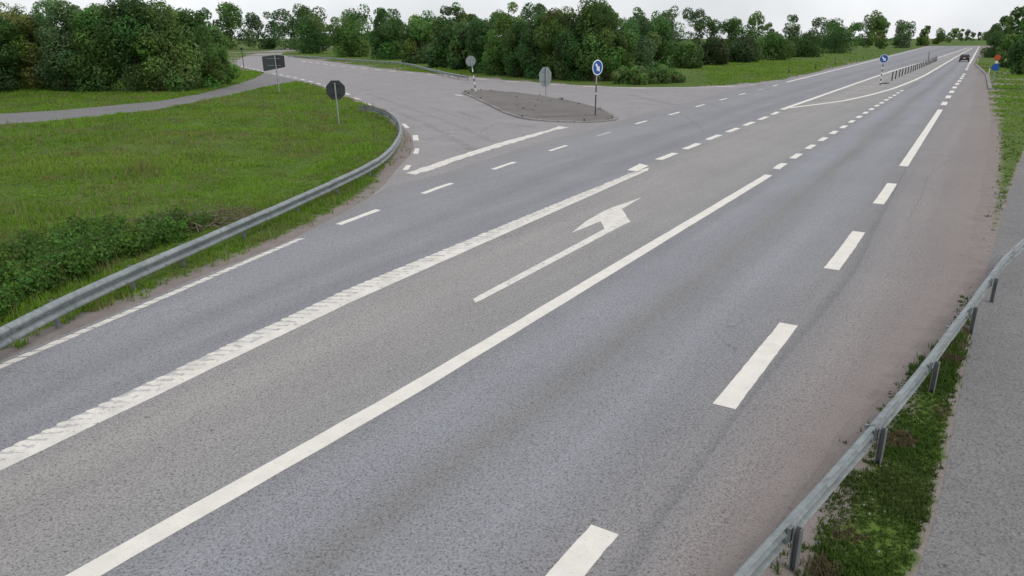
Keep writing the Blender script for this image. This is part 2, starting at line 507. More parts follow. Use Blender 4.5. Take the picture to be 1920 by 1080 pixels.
def inside(pts, poly):
    x, y = pts.T; r = np.zeros(len(pts), bool); n = len(poly)
    for i in range(n):
        x0, y0 = poly[i]; x1, y1 = poly[(i + 1) % n]
        cnd = (y0 > y) != (y1 > y)
        with np.errstate(divide='ignore', invalid='ignore'):
            r ^= cnd & (x < (x1 - x0) * (y - y0) / (y1 - y0 + 1e-12) + x0)
    return r


def sd_poly(pts, poly):
    d = seg_dist(pts, poly); return np.where(inside(pts, poly), -d, d)


def sd_road(pts):
    q = uv(pts); return np.maximum(fLE(q[:, 0]) - q[:, 1], q[:, 1] - np.maximum(fE(q[:, 0]), fJ(q[:, 0]) + .8))


def sd_paved(pts):
    return np.minimum(sd_road(pts), sd_poly(pts, side_poly)), np.minimum(sd_poly(pts, path_poly_l), sd_poly(pts, path_poly_r))


def vnoise(p, scale, seed=0):
    """smooth value noise"""
    p = np.asarray(p) * scale; r = np.random.default_rng(seed).random((64, 64))
    i = np.floor(p).astype(int); f = p - i; f = f * f * (3 - 2 * f)
    g = lambda a_, b_: r[(i[:, 0] + a_) % 64, (i[:, 1] + b_) % 64]
    return (g(0, 0) * (1 - f[:, 0]) + g(1, 0) * f[:, 0]) * (1 - f[:, 1]) + (g(0, 1) * (1 - f[:, 0]) + g(1, 1) * f[:, 0]) * f[:, 1]


def ground_z(pts, pav=None):
    d = np.minimum(*sd_paved(pts)) if pav is None else pav
    k = np.clip((d - .4) / 3.5, 0, 1); k = k * k * (3 - 2 * k) * np.clip((75 - np.hypot(*pts.T)) / 15, 0, 1)
    z = (vnoise(pts, .22, 1) - .5) * .5 + (vnoise(pts, .9, 2) - .5) * .16
    return np.where(d < -.45, -.05, .011) + k * z * .8 + np.clip(d, 0, .6) * .03


# ---- ground: one sheet, finer near the camera
def axis(lo, hi, step):
    a_ = list(np.arange(lo, hi, step)); s_ = step
    while a_[-1] < 2500: s_ *= 1.25; a_.append(a_[-1] + s_)
    s_ = step
    while a_[0] > -2500: s_ *= 1.25; a_.insert(0, a_[0] - s_)
    return np.array(a_)


gx, gy = axis(-32, 24, .3), axis(-4, 66, .3)
GX, GY = np.meshgrid(gx, gy); gp = np.stack([GX.ravel(), GY.ravel()], 1)
d_road, d_path = sd_paved(gp)
d_all = np.minimum(d_road, d_path)
gz = ground_z(gp, d_all)
w = len(gx); h_ = len(gy)
T = []
idx = np.arange(w * h_).reshape(h_, w)
q0, q1, q2, q3 = idx[:-1, :-1].ravel(), idx[:-1, 1:].ravel(), idx[1:, 1:].ravel(), idx[1:, :-1].ravel()
tri = np.concatenate([np.stack([q0, q1, q2], 1), np.stack([q0, q2, q3], 1)])
ground = tri_mesh('ground', np.column_stack([gp, gz]), tri, M_GROUND)
tag(ground, 'grassy ground with bare soil along the road edges', None, None, 'structure')


def dirtness(pts, dr, dp):
    q = uv(pts)
    right = q[:, 1] > fD(q[:, 0])
    wide = np.where(right, .75, .75)
    apex = np.exp(-((pts - P(752, 280)) ** 2).sum(1) / 12.0)          # bare strip round the bend of the rail
    wide = wide + apex * .9
    return np.maximum(np.clip(1 - (dr - .1) / wide, 0, 1), np.clip(1 - dp / .22, 0, 1) * .8)


dirt = dirtness(gp, d_road, d_path)
at_ = ground.data.attributes.new('dirt', 'FLOAT', 'POINT'); at_.data.foreach_set('value', dirt.astype(np.float32))

# ------------------------------------------------------------------ road markings: parts of the roads
def strip(name, left, right, mat, parent, z=Z_MARK, jit=.005, step=.25, th=.004):
    """a painted band between two polylines (same direction) with slightly ragged edges"""
    def res(p):
        p = np.asarray(p); L_ = np.r_[0, np.cumsum(np.hypot(*np.diff(p, axis=0).T))]
        n = int(max(2, min(160, L_[-1] / step))); t = np.linspace(0, L_[-1], n)
        return np.stack([np.interp(t, L_, p[:, 0]), np.interp(t, L_, p[:, 1])], 1)
    a_, b_ = np.asarray(left), np.asarray(right)
    L_ = np.hypot(*np.diff(a_, axis=0).T).sum(); n = int(max(3, min(160, L_ / step)))
    def rs(p):
        l_ = np.r_[0, np.cumsum(np.hypot(*np.diff(p, axis=0).T))]; t = np.linspace(0, l_[-1], n)
        return np.stack([np.interp(t, l_, p[:, 0]), np.interp(t, l_, p[:, 1])], 1)
    a_, b_ = rs(a_), rs(b_)
    a_ = a_ + rng.normal(0, jit, a_.shape); b_ = b_ + rng.normal(0, jit, b_.shape)
    v = []
    for i in range(n):
        v += [(*a_[i], z - th - .0005), (*a_[i], z), (*b_[i], z), (*b_[i], z - th - .0005)]
    f = []
    for i in range(n - 1):
        o = i * 4
        f += [(o, o + 4, o + 5, o + 1), (o + 1, o + 5, o + 6, o + 2), (o + 2, o + 6, o + 7, o + 3)]
    f += [(0, 1, 2, 3), (4 * n - 1, 4 * n - 2, 4 * n - 3, 4 * n - 4)]
    return mesh_obj(name, v, f, mat, parent)


def line_uv(name, f, u0, u1, width, mat=None, parent=None, z=Z_MARK, jit=.008, off=0.0, skew=0.0, step=.25):
    n = max(3, int((u1 - u0) / 1.0)); u = np.linspace(u0, u1, n)
    return strip(name, xy(u - skew, f(u) - width / 2 + off), xy(u + skew, f(u) + width / 2 + off), mat or M_WHITE, parent or road, z, jit, step)


def U(x, y): return float(uv(P(x, y))[0])


# solid line left of the right lane, then its short dashes
line_uv('solid_line', fS0, -25, U(1440, 329), .27, jit=.004, step=.6)
for x, y in PX_S[4:]:
    u = U(x, y); line_uv('dash', fS0, u - .75, u + .75, .27)
# edge line of the right lane: long dashes, a long bar, short dashes
for (x0, y0), (x1, y1) in [((640, 1500), (800, 1330)), ((950, 1180), (1132, 996)), ((1357, 765), (1478, 610)), ((1561, 507), (1607, 436)), ((1651, 384), (1669, 345)), ((1699, 313), (1763, 206))]:
    line_uv('long_dash', fD, U(x0, y0), U(x1, y1), .30, jit=.003, step=.12)
for x, y in PX_D[6:-2]:
    u = U(x, y); line_uv('dash', fD, u - 1.7, u + 1.7, .36)
u = U(1811, 131)
while u < 170:
    line_uv('dash', fD, u - 1.7, u + 1.7, .36); u += 6.4
line_uv('solid_line', fD, 172, 520, .34, step=4)
# left edge: slanted profiled blocks, then dashes across the junction mouth, then a solid line
u = -.5
while u < U(557, 451):
    line_uv('edge_line_block', fL, u, u + .205, .12, M_WORN, skew=.065, jit=.006, step=.08); u += .245
for k, (x, y) in enumerate(PX_LD):
    u = U(x, y); faint = k in (4, 10)
    ln = .95 if k < 6 else 1.1
    line_uv('faded_dash' if faint else 'dash', fL, u - ln, u + ln, .20 if not faint else .16, M_FAINT if faint else M_WHITE)
line_uv('solid_line', fL, U(1475, 154.4), 500, .30, step=3)
# profiled centre line: solid strip on its right, ribs on its left
RU = PL([(-300, 985), (0, 850), (640, 549), (1196, 320)]); RL = PL([(-300, 1034), (0, 886), (640, 577), (1213, 321)])
mid_ = RU * .42 + RL * .58
strip('solid_line', mid_, RL, M_WORN, road, jit=.005, step=.5)
strip('rib_shade_base', RU * .98 + RL * .02, mid_ * .999 + RL * .001, M_FAINT, road, z=Z_MARK - .002, jit=.012, th=.002)  # worn darker paint in the gaps, standing in for shadows between ribs
mbr = MB()
ru, rl = uv(RU), uv(mid_)
u = ru[0, 0]
while u < ru[-1, 0] - 1.0:
    va, vb = np.interp(u, ru[:, 0], ru[:, 1]), np.interp(u, rl[:, 0], rl[:, 1])
    pitch = .155 + .0065 * max(u, 0)
    for k in range(3):
        if random.random() < (.07, .05, .02)[k]: continue
        ln = pitch * random.uniform(.66, .92)
        v0 = va + (vb - va) * k / 3 - (.012 if k else random.uniform(.0, .016)); v1 = va + (vb - va) * (k + 1) / 3 + .012
        du = random.uniform(-.03, .03) + k * .06
        jt = lambda: random.uniform(-.013, .013)
        quad = [(u + du + .02 + jt(), v0 + .015), (u + du + ln * .3, v0 + jt()), (u + du + ln * .7, v0 + jt()), (u + du + ln + jt(), v0 + .015), (u + du + ln + .05 + jt(), v1), (u + du + .05 + jt(), v1)]
        mbr.slab([xy(np.array(p[0]), np.array(p[1])) for p in quad], Z_ROAD + .001, Z_MARK + random.uniform(.001, .0045))
    u += pitch
rib = mbr.build('profiled_line', M_RIB, road)
rib['kind'] = 'stuff'
# narrow tail of the line beside the first dash
strip('solid_line', PL([(1197, 321.6), (1216, 315)]), PL([(1214, 321.5), (1217, 316)]), M_WORN, road, z=Z_MARK - .001, jit=.01)
strip('dash', PL([(1175.5, 321), (1199, 308.3)]), PL([(1195, 322.6), (1217, 312.2)]), M_WHITE, road, z=Z_MARK + .010, jit=.012)
for x, y in PX_RD[1:]:
    u = U(x, y); line_uv('dash', fR, u - 1.05, u + 1.05, .30)
# gore
line_uv('solid_line', fR, U(1467, 206), 430, .34, step=3)
g2u = np.linspace(U(1476, 203), 420, 90)
strip('solid_line', xy(g2u, fG2(g2u) - .16), xy(g2u, fG2(g2u) + .16), M_WHITE, road, z=Z_MARK + .002, step=2)
for (x0, y0), (x1, y1) in [((1580, 173.4), (1632, 174.6)), ((1621, 162.5), (1676, 163.6)), ((1644, 153), (1696, 155.4)), ((1680, 146.6), (1711, 148.4)), ((1696, 140.6), (1722, 142.3)),
                           ((1711, 135.6), (1737, 137.2)), ((1724, 131), (1749, 132.2)), ((1736, 126.5), (1758, 127.7)), ((1746, 122), (1766, 123)), ((1756, 117.5), (1773, 118.5))]:
    a_, b_ = P(x0, y0), P(x1, y1); n_ = np.array([-(b_ - a_)[1], (b_ - a_)[0]]); n_ = n_ / np.hypot(*n_) * .13
    strip('hatch_line', [a_ + n_, b_ + n_], [a_ - n_, b_ - n_], M_FAINT, road)
# turn arrow
arrow_px = [(887, 563), (898, 556), (1000, 502.5), (1090, 454), (1133, 431), (1130, 423), (1126, 416), (1100, 427), (1072, 438), (1100, 416), (1131, 398.4), (1150, 389.5), (1203, 371.6),
            (1185, 382), (1166, 393.6), (1172, 402), (1176, 409), (1182, 417), (1158, 429), (1110, 454), (1000, 513), (905, 563.5), (891, 569.6)]
q = PL(arrow_px) + rng.normal(0, .006, (len(arrow_px), 2))
bm = bmesh.new(); f = bm.faces.new([bm.verts.new((p[0], p[1], Z_MARK)) for p in q])
r_ = bmesh.ops.extrude_face_region(bm, geom=[f])
for v_ in [g for g in r_['geom'] if isinstance(g, bmesh.types.BMVert)]: v_.co.z -= .0045
bmesh.ops.triangulate(bm, faces=[x for x in bm.faces if len(x.verts) > 4]); bmesh.ops.recalc_face_normals(bm, faces=bm.faces)
me = bpy.data.meshes.new('turn_arrow'); bm.to_mesh(me); bm.free(); me.materials.append(M_WORN)
link(bpy.data.objects.new('turn_arrow', me), road)

ZS = Z_SIDE + .005
# broad stop line of the side road (it lies partly on the main road's edge strip)
strip('stop_line', PL([(762, 325.5), (800, 313), (860, 293), (945, 266), (1010, 249.3), (1030, 244.3), (1048, 237.5)]),
      PL([(778, 328.5), (815, 317.5), (870, 297.5), (950, 272.5), (1013, 253.3), (1036, 245.6), (1066, 239.6)]), M_WORN, side, z=Z_MARK, jit=.03)


def dash_px(x, y, dx, dy, wid, parent=None, mat=None, z=ZS):
    """a short dash centred at a point with half length (dx, dy) along the edge"""
    a_, b_ = P(x - dx, y - dy), P(x + dx, y + dy); n_ = np.array([-(b_ - a_)[1], (b_ - a_)[0]]); n_ = n_ / np.hypot(*n_) * wid / 2
    return strip('edge_dash', [a_ + n_, b_ + n_], [a_ - n_, b_ - n_], mat or M_WHITE, parent or side, z, .012)


for x, y, dx, dy, wd in [(763, 315, 3.6, -4.5, .2), (781, 284, 1.5, -5, .2), (779.5, 259, .5, 5, .26), (760, 236.5, 4, 3.8, .22), (689, 195, 6, 1.8, .24), (668, 185, 7, 1.6, .24), (651, 176.3, 4, 1.6, .3),
                         (612.5, 162, 3.6, 1.1, .3), (597.7, 157, 3.6, .9, .3), (582, 153, 3.6, .8, .3), (567.5, 149.6, 3.6, .8, .3), (554, 146, 3.2, .7, .3), (540, 143, 3.2, .6, .3), (527, 140.6, 2.8, .6, .3),
                         (514, 138.3, 2.6, .5, .3), (493.4, 133.8, 2.4, .6, .3), (484, 131.7, 2.0, .5, .3), (476, 129.9, 1.7, .4, .3), (469, 128.2, 1.5, .3, .3), (461, 126.8, 1.4, .3, .3), (454, 125, 1.2, .5, .3)]:
    dash_px(x, y, dx, dy, wd)
for x, y, dx, dy in [(569, 115, 3.5, .8), (582, 116.6, 3.5, .6), (595, 118.3, 4, .6), (610, 120.3, 4, .6), (625, 122.3, 4.5, .6), (643, 124.6, 4.5, .5), (662, 126.6, 4.8, .5), (683, 128.6, 5, .6), (708, 131.2, 5.3, .5),
                     (735, 133.8, 5.6, .5), (768.5, 136.5, 7, .5), (809.4, 140, 8, .6), (853, 143.4, 8.6, .6), (904, 148.5, 10, .7), (960.6, 153.4, 12.5, .9), (1040, 158.7, 7, .3), (1108, 162.8, 13, .4),
                     (1197, 165.4, 14, .1), (1360, 162.3, 16, -.4), (1417, 159.2, 11, .4)]:
    dash_px(x, y, dx, dy, .34)
# thin worn edge line between the dashes along the verge
e_ = PL([(960, 153.2), (1039, 158.4), (1108, 162.4), (1197, 165.2), (1290, 164.6), (1350, 162.2)])
strip('worn_edge_line', e_ + [0, .1], e_ - [0, .1], M_WORN, side, z=ZS - .002, step=1)
dash_px(860, 178.8, 6.5, 1.2, .3, mat=M_WORN)


def crack(px, wid, parent, z, mat=None, name='crack'):
    p = PL(px); L_ = np.r_[0, np.cumsum(np.hypot(*np.diff(p, axis=0).T))]; n = int(L_[-1] / .35) + 2; t = np.linspace(0, L_[-1], n)
    q_ = np.stack([np.interp(t, L_, p[:, 0]), np.interp(t, L_, p[:, 1])], 1) + rng.normal(0, .05, (n, 2))
    d_ = np.gradient(q_, axis=0); nn_ = np.stack([-d_[:, 1], d_[:, 0]], 1); nn_ /= np.hypot(*nn_.T)[:, None] + 1e-9
    w_ = wid * .75 * rng.uniform(.35, 1.0, (n, 1)) / 2
    v = [(*a_, z) for a_ in q_ + nn_ * w_] + [(*a_, z) for a_ in q_ - nn_ * w_]
    f = [(i, n + i, n + i + 1, i + 1) for i in range(n - 1)]
    return mesh_obj(name, v, f, mat or M_TAR, parent)


crack([(704, 173), (765, 190), (817, 205), (869, 222), (905, 229)], .10, side, Z_SIDE + .003)
crack([(640, 157), (668, 164), (700, 172)], .08, side, Z_SIDE + .003)
crack([(662, 176), (700, 167), (760, 157), (822, 148)], .12, side, Z_SIDE + .003)
crack([(1040, 192), (1140, 189), (1230, 197), (1262, 206)], .12, side, Z_SIDE + .003)
crack([(1264, 207), (1290, 222), (1304, 233), (1322, 250)], .09, road, Z_ROAD + .003)
for tm in ([(925, 268), (880, 246), (822, 222), (745, 196), (690, 176)], [(890, 282), (846, 258), (800, 234), (735, 206)], [(868, 214), (905, 226), (950, 231), (1005, 240)], [(1180, 178), (1260, 196), (1330, 196), (1400, 178)]):
    crack(tm, .75, side if tm[0][0] < 1100 else road, (Z_SIDE if tm[0][0] < 1100 else Z_ROAD) + .0015, M_RUB, 'tyre_mark')
crack([(858, 208), (880, 218), (905, 222)], .2, side, Z_SIDE + .003)
crack([(1335, 195), (1370, 216), (1425, 224)], .05, road, Z_ROAD + .003)
crack([(1690, 290), (1760, 292), (1822, 297)], .05, road, Z_ROAD + .003)

crack([(1295, 208), (1312, 214), (1335, 216), (1375, 214)], .06, road, Z_ROAD + .003)
crack([(1180, 262), (1230, 252), (1300, 240), (1345, 222)], .05, road, Z_ROAD + .003)
crack([(900, 250), (930, 232), (985, 238), (1010, 234)], .08, side, Z_SIDE + .003)
crack([(800, 262), (850, 250), (905, 262)], .07, side, Z_SIDE + .003)
crack([(1700, 415), (1730, 360), (1750, 318), (1790, 296)], .03, road, Z_ROAD + .003)
# kerb of the lay-by on the right
kp = PL([(1853, 168), (1850.5, 155), (1848, 142), (1840, 133.2), (1832, 126.2), (1827, 120.2)])
mk = MB()
for a_, b_ in zip(kp[:-1], kp[1:]):
    n_ = np.array([(b_ - a_)[1], -(b_ - a_)[0]]); n_ = n_ / np.hypot(*n_) * .3
    mk.slab([a_, b_, b_ + n_, a_ + n_], -.02, .13)
kb = mk.build('lay_by_kerb', M_KERB); tag(kb, 'pale kerb curving along the lay-by on the far right', 'kerb')

# ------------------------------------------------------------------ traffic island
ISL_PX = [(866, 174.5), (869, 172), (882.5, 170.6), (903, 170.6), (924, 171.6), (966, 175), (1018, 181.5), (1060, 188.5), (1101, 198), (1132.5, 207.5), (1152, 217.5), (1159, 223.5), (1157, 226), (1147, 228),
          (1106.5, 231), (1054, 230.4), (1002, 227.3), (971, 222), (945, 213), (919, 200), (893, 187), (872, 178)]
ip = PL(ISL_PX)
isl = thing('traffic_island', 'long teardrop kerbed island of dark asphalt in the side road mouth', 'traffic island', (float(ip[:, 0].mean()), float(ip[:, 1].mean()), 0))
ic = ip.mean(0)
def ring(poly, off):
    n = len(poly); o = []
    for i in range(n):
        t_ = poly[(i + 1) % n] - poly[i - 1]; nn_ = np.array([-t_[1], t_[0]]); nn_ /= np.hypot(*nn_)
        if (poly[i] + nn_ - ic) @ (poly[i] - ic) < (poly[i] - ic) @ (poly[i] - ic) and inside((poly[i] + nn_ * .05)[None], poly)[0] == False: nn_ = -nn_
        if not inside((poly[i] + nn_ * .05)[None], poly)[0]: nn_ = -nn_
        o.append(poly[i] + nn_ * off)
    return np.array(o)
inner = ring(ip, .22)
tp = inner - ic
mbk = MB(); n = len(tp)
r2_ = tp * .55
v = [(p[0], p[1], .10) for p in tp] + [(p[0], p[1], .135) for p in r2_]
f = [(i, (i + 1) % n, n + (i + 1) % n, n + i) for i in range(n)] + [tuple(range(n, 2 * n))]
top = mbk.add(v, f).build('island_top', M_ISL, isl)
seg = np.vstack([ip, ip[:1]]); L_ = np.r_[0, np.cumsum(np.hypot(*np.diff(seg, axis=0).T))]
sgi = np.vstack([inner, inner[:1]])
nst = int(L_[-1] / .95); tt = np.linspace(0, L_[-1], nst + 1)
rs = lambda a_, t_: np.array([np.interp(t_, L_, a_[:, 0]), np.interp(t_, L_, a_[:, 1])])
for k in range(nst):
    a0, a1, b0, b1 = rs(seg, tt[k] + .012), rs(seg, tt[k + 1] - .012), rs(sgi, tt[k] + .012), rs(sgi, tt[k + 1] - .012)
    z1 = .112 + random.uniform(-.012, .010); j = rng.normal(0, .010, 2)
    c0, c1 = a0 * .85 + b0 * .15, a1 * .85 + b1 * .15
    bot = [a0 + j, a1 + j, b1 + j, b0 + j]; tp_ = [c0 + j, c1 + j, b1 + j, b0 + j]
    v = [(*(p - ic), -.02) for p in bot] + [(*(p - ic), z1 * .75) for p in bot[:2]] + [(*(p - ic), z1) for p in tp_]
    f = [(0, 1, 5, 4), (4, 5, 7, 6), (6, 7, 8, 9), (1, 2, 8, 7, 5), (0, 4, 6, 9, 3), (2, 3, 9, 8)]
    MB().add(v, f).build('kerb_stone', M_KERB, isl)
for px in ([(990, 219), (1040, 217.5), (1110, 216), (1150, 218.5)], [(935, 186), (985, 205), (1020, 214)]):
    p = PL(px, .13) - ic; n_ = len(p)
    v = [(*q_, .128 + .004 * (i % 2 == 0)) for i, q_ in enumerate(p + [0, .06])] + [(*q_, .128) for q_ in p - [0, .06]]
    mesh_obj('crack', [(a_[0], a_[1], .1375) for a_ in v], [(i, n_ + i, n_ + i + 1, i + 1) for i in range(n_ - 1)], M_TAR, isl)

# ------------------------------------------------------------------ guardrails
def offset_path(path, off):
    d_ = np.gradient(path, axis=0); n_ = np.stack([d_[:, 1], -d_[:, 0]], 1); n_ /= np.hypot(*n_.T)[:, None]; return path + n_ * off


def resample(p, step):
    L_ = np.r_[0, np.cumsum(np.hypot(*np.diff(p, axis=0).T))]; n = max(2, int(L_[-1] / step) + 1); t = np.linspace(0, L_[-1], n)
    return np.stack([np.interp(t, L_, p[:, 0]), np.interp(t, L_, p[:, 1])], 1)


def smooth(p, k=3):
    for _ in range(k):
        q_ = p.copy(); q_[1:-1] = (p[:-2] + 2 * p[1:-1] + p[2:]) / 4; p = q_
    return p


WB = [(.0, 0), (.018, -.010), (.070, -.028), (.096, -.052), (.096, -.080), (.062, -.108), (.004, -.142), (.004, -.168), (.062, -.202), (.096, -.230), (.096, -.258), (.070, -.282), (.018, -.300), (.0, -.31)]


def guardrail(name, label, path, ztop, road_side, post_pts, seglen=4.0, group=None, zs=1.0):
    """W-beam swept along the path; road_side = +1 when the road lies on the right hand of the path's direction"""
    root = thing(name, label, 'guardrail', (*path[0], 0), 0, group)
    o0 = np.array([*path[0]]); WZ = [(a_ * (1 if zs == 1 else .75), z_ * zs) for a_, z_ in WB]
    pth = resample(path, .4)
    d_ = np.gradient(pth, axis=0); n_ = np.stack([d_[:, 1], -d_[:, 0]], 1) * road_side; n_ /= np.hypot(*n_.T)[:, None]
    per = int(seglen / .4); i = 0
    while i < len(pth) - 1:
        j = min(i + per, len(pth) - 1)
        if len(pth) - 1 - j < 3: j = len(pth) - 1
        rows = []
        lift = .006 * ((i // per) % 2)
        for k in range(i, min(j + 2, len(pth))):
            prof = [(a_ + lift, z_) for a_, z_ in WZ] + [(a_ - .006 + lift, z_ - .003 if z_ > -.15 * zs else z_ + .003) for a_, z_ in WZ[::-1]]
            rows.append([(*(pth[k] + n_[k] * a_ - o0), ztop + z_ + .004 * math.sin(k * .5 + i) + .005 * math.sin(k * .13)) for a_, z_ in prof])
        m_ = len(rows[0]); v = [q_ for r in rows for q_ in r]
        f = [(r * m_ + k, r * m_ + (k + 1) % m_, (r + 1) * m_ + (k + 1) % m_, (r + 1) * m_ + k) for r in range(len(rows) - 1) for k in range(m_)]
        f += [tuple(range(m_)), tuple(range(len(v) - 1, len(v) - m_ - 1, -1))]
        bm_ = MB().add(v, f).build('beam', M_GALV, root, smooth=False)
        # lap bolts
        for zz in (-.066, -.244):
            p_ = pth[i] + n_[i] * .098 - o0
            MB().box((*p_, ztop + zz * zs), (.035, .04, .04), Matrix.Rotation(math.atan2(n_[i][1], n_[i][0]), 3, 'Z')).build('bolt', M_POST, bm_)
        i = j
    for pp in post_pts:
        k = int(np.argmin(((pth - pp) ** 2).sum(1)))
        ang = math.atan2(n_[k][1], n_[k][0]); R_ = Matrix.Rotation(ang, 3, 'Z')
        c_ = pth[k] - n_[k] * .085 - o0
        b = MB()
        for dx, dy, sx, sy in ((0, -.035, .066, .008), (-.029, 0, .008, .062), (.029, .0, .008, .062)):
            p_ = R_ @ Vector((dx, dy, 0)); b.box((c_[0] + p_.x, c_[1] + p_.y, (ztop - .02 - .4) / 2 - 0), (sx, sy, ztop - .02 + .4), R_)
        po = b.build('post', M_POST, root)
        p_ = pth[k] - n_[k] * .018 - o0
        MB().box((*p_, ztop - .15 * zs), (.03, .07, .2 * zs), R_).build('spacer', M_GALV, po)
    return root


ZT = .55
rail_px = [(0, 612.6), (68.5, 576.6), (137, 544), (219, 508), (308, 472), (377, 443), (445, 414), (514, 386), (582, 356), (647, 327), (699.5, 302), (728, 281), (745, 258), (751, 240), (746, 225), (731, 211.5), (716, 205), (699.5, 200), (676, 195.5)]
rp = PL(rail_px, ZT)
rp = np.vstack([rp[0] - (rp[1] - rp[0]) / np.hypot(*(rp[1] - rp[0])) * 12, rp])
rp = smooth(resample(rp, 1.0), 2)
pst = PL([(234, 551), (356, 501), (468, 448), (567, 405), (642, 363), (699, 332), (731, 304), (749, 280), (752, 262), (742, 246), (732, 233), (716, 222), (699, 213), (684, 207)])
pst = np.vstack([P(100, 612), P(-50, 690), P(-260, 800), pst])
guardrail('guardrail', 'galvanised guardrail bending round the grassy corner on the left', rp, ZT, 1, pst, group='guardrails')
fr = PL([(540, 103.5), (570, 104.8), (598, 106.5), (624, 108.3), (655, 110.6), (686.5, 113), (720, 114.8), (754, 116.6), (775, 120.5), (791, 124.8), (817, 131), (843, 136.8), (876, 142)], .55)
fr = smooth(resample(fr, 3), 1)
guardrail('guardrail', 'pale guardrail along the far side of the side road, before the trees', fr, .55, 1, resample(fr, 4.0), 8, 'guardrails')
rr = PL([(1300, 1180), (1400, 1066), (1454, 1008), (1507, 952), (1561, 893), (1615, 829), (1668.5, 767), (1722, 704), (1750, 668), (1778, 628), (1812, 582)], .5)
e1 = rr[-1]; dr_ = (rr[-1] - rr[-2]) / np.hypot(*(rr[-1] - rr[-2]))
rr = np.vstack([rr[0] - dr_ * 8, rr, e1 + dr_ * 2, e1 + dr_ * 4, e1 + dr_ * 6 + VX * .12])
rr = smooth(resample(rr, .8), 1)
guardrail('guardrail', 'guardrail seen from behind in the right foreground beside the shoulder', rr, .5, -1,
          [P(1630, 876), P(1734, 734), P(1480, 1090), P(1822, 625), P(1300, 1350), xy(np.array(uv(e1)[0] + 2.4), np.array(uv(e1)[1] + .2))], 4.0, 'guardrails', .76)

# ------------------------------------------------------------------ signs
def disc(r, y0, y1, n=32):
    return MB().prism([(r * math.cos(2 * math.pi * k / n), r * math.sin(2 * math.pi * k / n)) for k in range(n)], y0, y1)


def face_dir(nx, ny):
    """rotation that turns local -y towards (nx, ny)"""
    return math.atan2(ny, nx) + math.pi / 2


def lift(o, z):
    o.location.z = z; return o


def octagon(r):
    return [(r * math.cos(math.pi / 8 + k * math.pi / 4) / math.cos(math.pi / 8), r * math.sin(math.pi / 8 + k * math.pi / 4) / math.cos(math.pi / 8)) for k in range(8)]


ARROW = [(-.075, .30), (.075, .30), (.075, -.03), (.20, -.03), (0, -.33), (-.20, -.03), (-.075, -.03)]


def arrow_face(parent, r, z, roll, thick=.012):
    ca, sa = math.cos(roll), math.sin(roll)
    poly = [((x * ca - y * sa) * r * 2, (x * sa + y * ca) * r * 2) for x, y in ARROW]
    return lift(MB().prism(poly, -.030, -.026).build('arrow', M_SWHITE, parent), z)


def post_at(px, z0=0.0):
    p = P(*px, z0); return p


# A striped pole with a round sign back
p = post_at((892, 171), .12)
s = thing('keep_right_sign', 'round grey sign back on a black and white striped pole at the island tip', 'road sign', (*p, .11), face_dir(.12, 1))
H_ = 2.35
lean = Matrix.Rotation(math.radians(-8), 4, 'Y')
for k in range(7):
    z0, z1 = k * .28, (k + 1) * .28
    lo, hi = lean @ Vector((0, 0, z0)), lean @ Vector((0, 0, z1))
    MB().tube([-Vector((lo.x, 0, -lo.z)), -Vector((hi.x, 0, -hi.z))], .045 if k % 2 else .05, 10).build('pole_band', M_SWHITE if k % 2 == 0 else M_BLACK, s)
tip = Vector((math.sin(math.radians(8)) * 2.6, .0, 2.6 * math.cos(math.radians(8))))
b0 = Vector((math.sin(math.radians(8)) * 1.96, 0, 1.96 * math.cos(math.radians(8))))
MB().tube([b0, tip], .045, 10).build('pole', M_POLE, s)
dk = disc(.45, -.075, -.065).build('sign_plate', M_BACKL, s); dk.location = (tip.x + .06, 0, tip.z + .02)
fc = disc(.44, -.080, -.0755).build('sign_face', M_BLUE, s); fc.location = dk.location
MB().box((tip.x, -.055, tip.z - .2), (.5, .02, .05)).build('clamp', M_POLE, s); MB().box((tip.x, -.055, tip.z + .2), (.5, .02, .05)).build('clamp', M_POLE, s)

# B pale octagon back on island
p = post_at((1023, 208.5), .12)
s = thing('stop_sign', 'grey octagonal sign back standing in the middle of the traffic island', 'road sign', (*p, .11), face_dir(-.73, .68))
MB().tube([(0, 0, -.1), (0, 0, 2.75)], .04, 12).build('pole', M_POLE, s)
lift(MB().prism(octagon(.60), -.075, -.063).build('sign_plate', M_BACKL, s), 2.18)
lift(MB().prism(octagon(.58), -.079, -.0755).build('sign_face', M_RED, s), 2.18)
MB().box((0, -.055, 1.9), (.62, .02, .05)).build('clamp', M_POST, s); MB().box((0, -.055, 2.48), (.62, .02, .05)).build('clamp', M_POST, s)

# C blue arrow sign on island
p = post_at((1116, 216), .12)
s = thing('keep_right_sign', 'blue round sign with white arrow at the near end of the island', 'road sign', (*p, .11), face_dir(.66, -.75), 'blue arrow signs')
MB().tube([(0, 0, -.1), (0, 0, 1.28)], .042, 12).build('pole_section', M_DPOLE, s); MB().tube([(0, 0, 1.36), (0, 0, 1.86)], .042, 12).build('pole_section', M_DPOLE, s)
MB().tube([(0, 0, 1.281), (0, 0, 1.359)], .046, 12).build('reflector_band', M_SWHITE, s)
MB().tube([(0, 0, 1.861), (0, 0, 3.3)], .042, 12).build('pole', M_POLE, s)
lift(disc(.46, -.016, .0, 40).build('rim', M_SWHITE, s), 2.85).location.y = -.05
o = lift(disc(.395, -.020, -.0165, 40).build('sign_face', M_BLUE, s), 2.85); o.location.y = -.05
o = arrow_face(s, .46, 2.85, math.radians(38)); o.location.y = -.045
MB().box((0, -.045, 2.6), (.4, .02, .05)).build('clamp', M_POST, s); MB().box((0, -.045, 3.1), (.4, .02, .05)).build('clamp', M_POST, s)

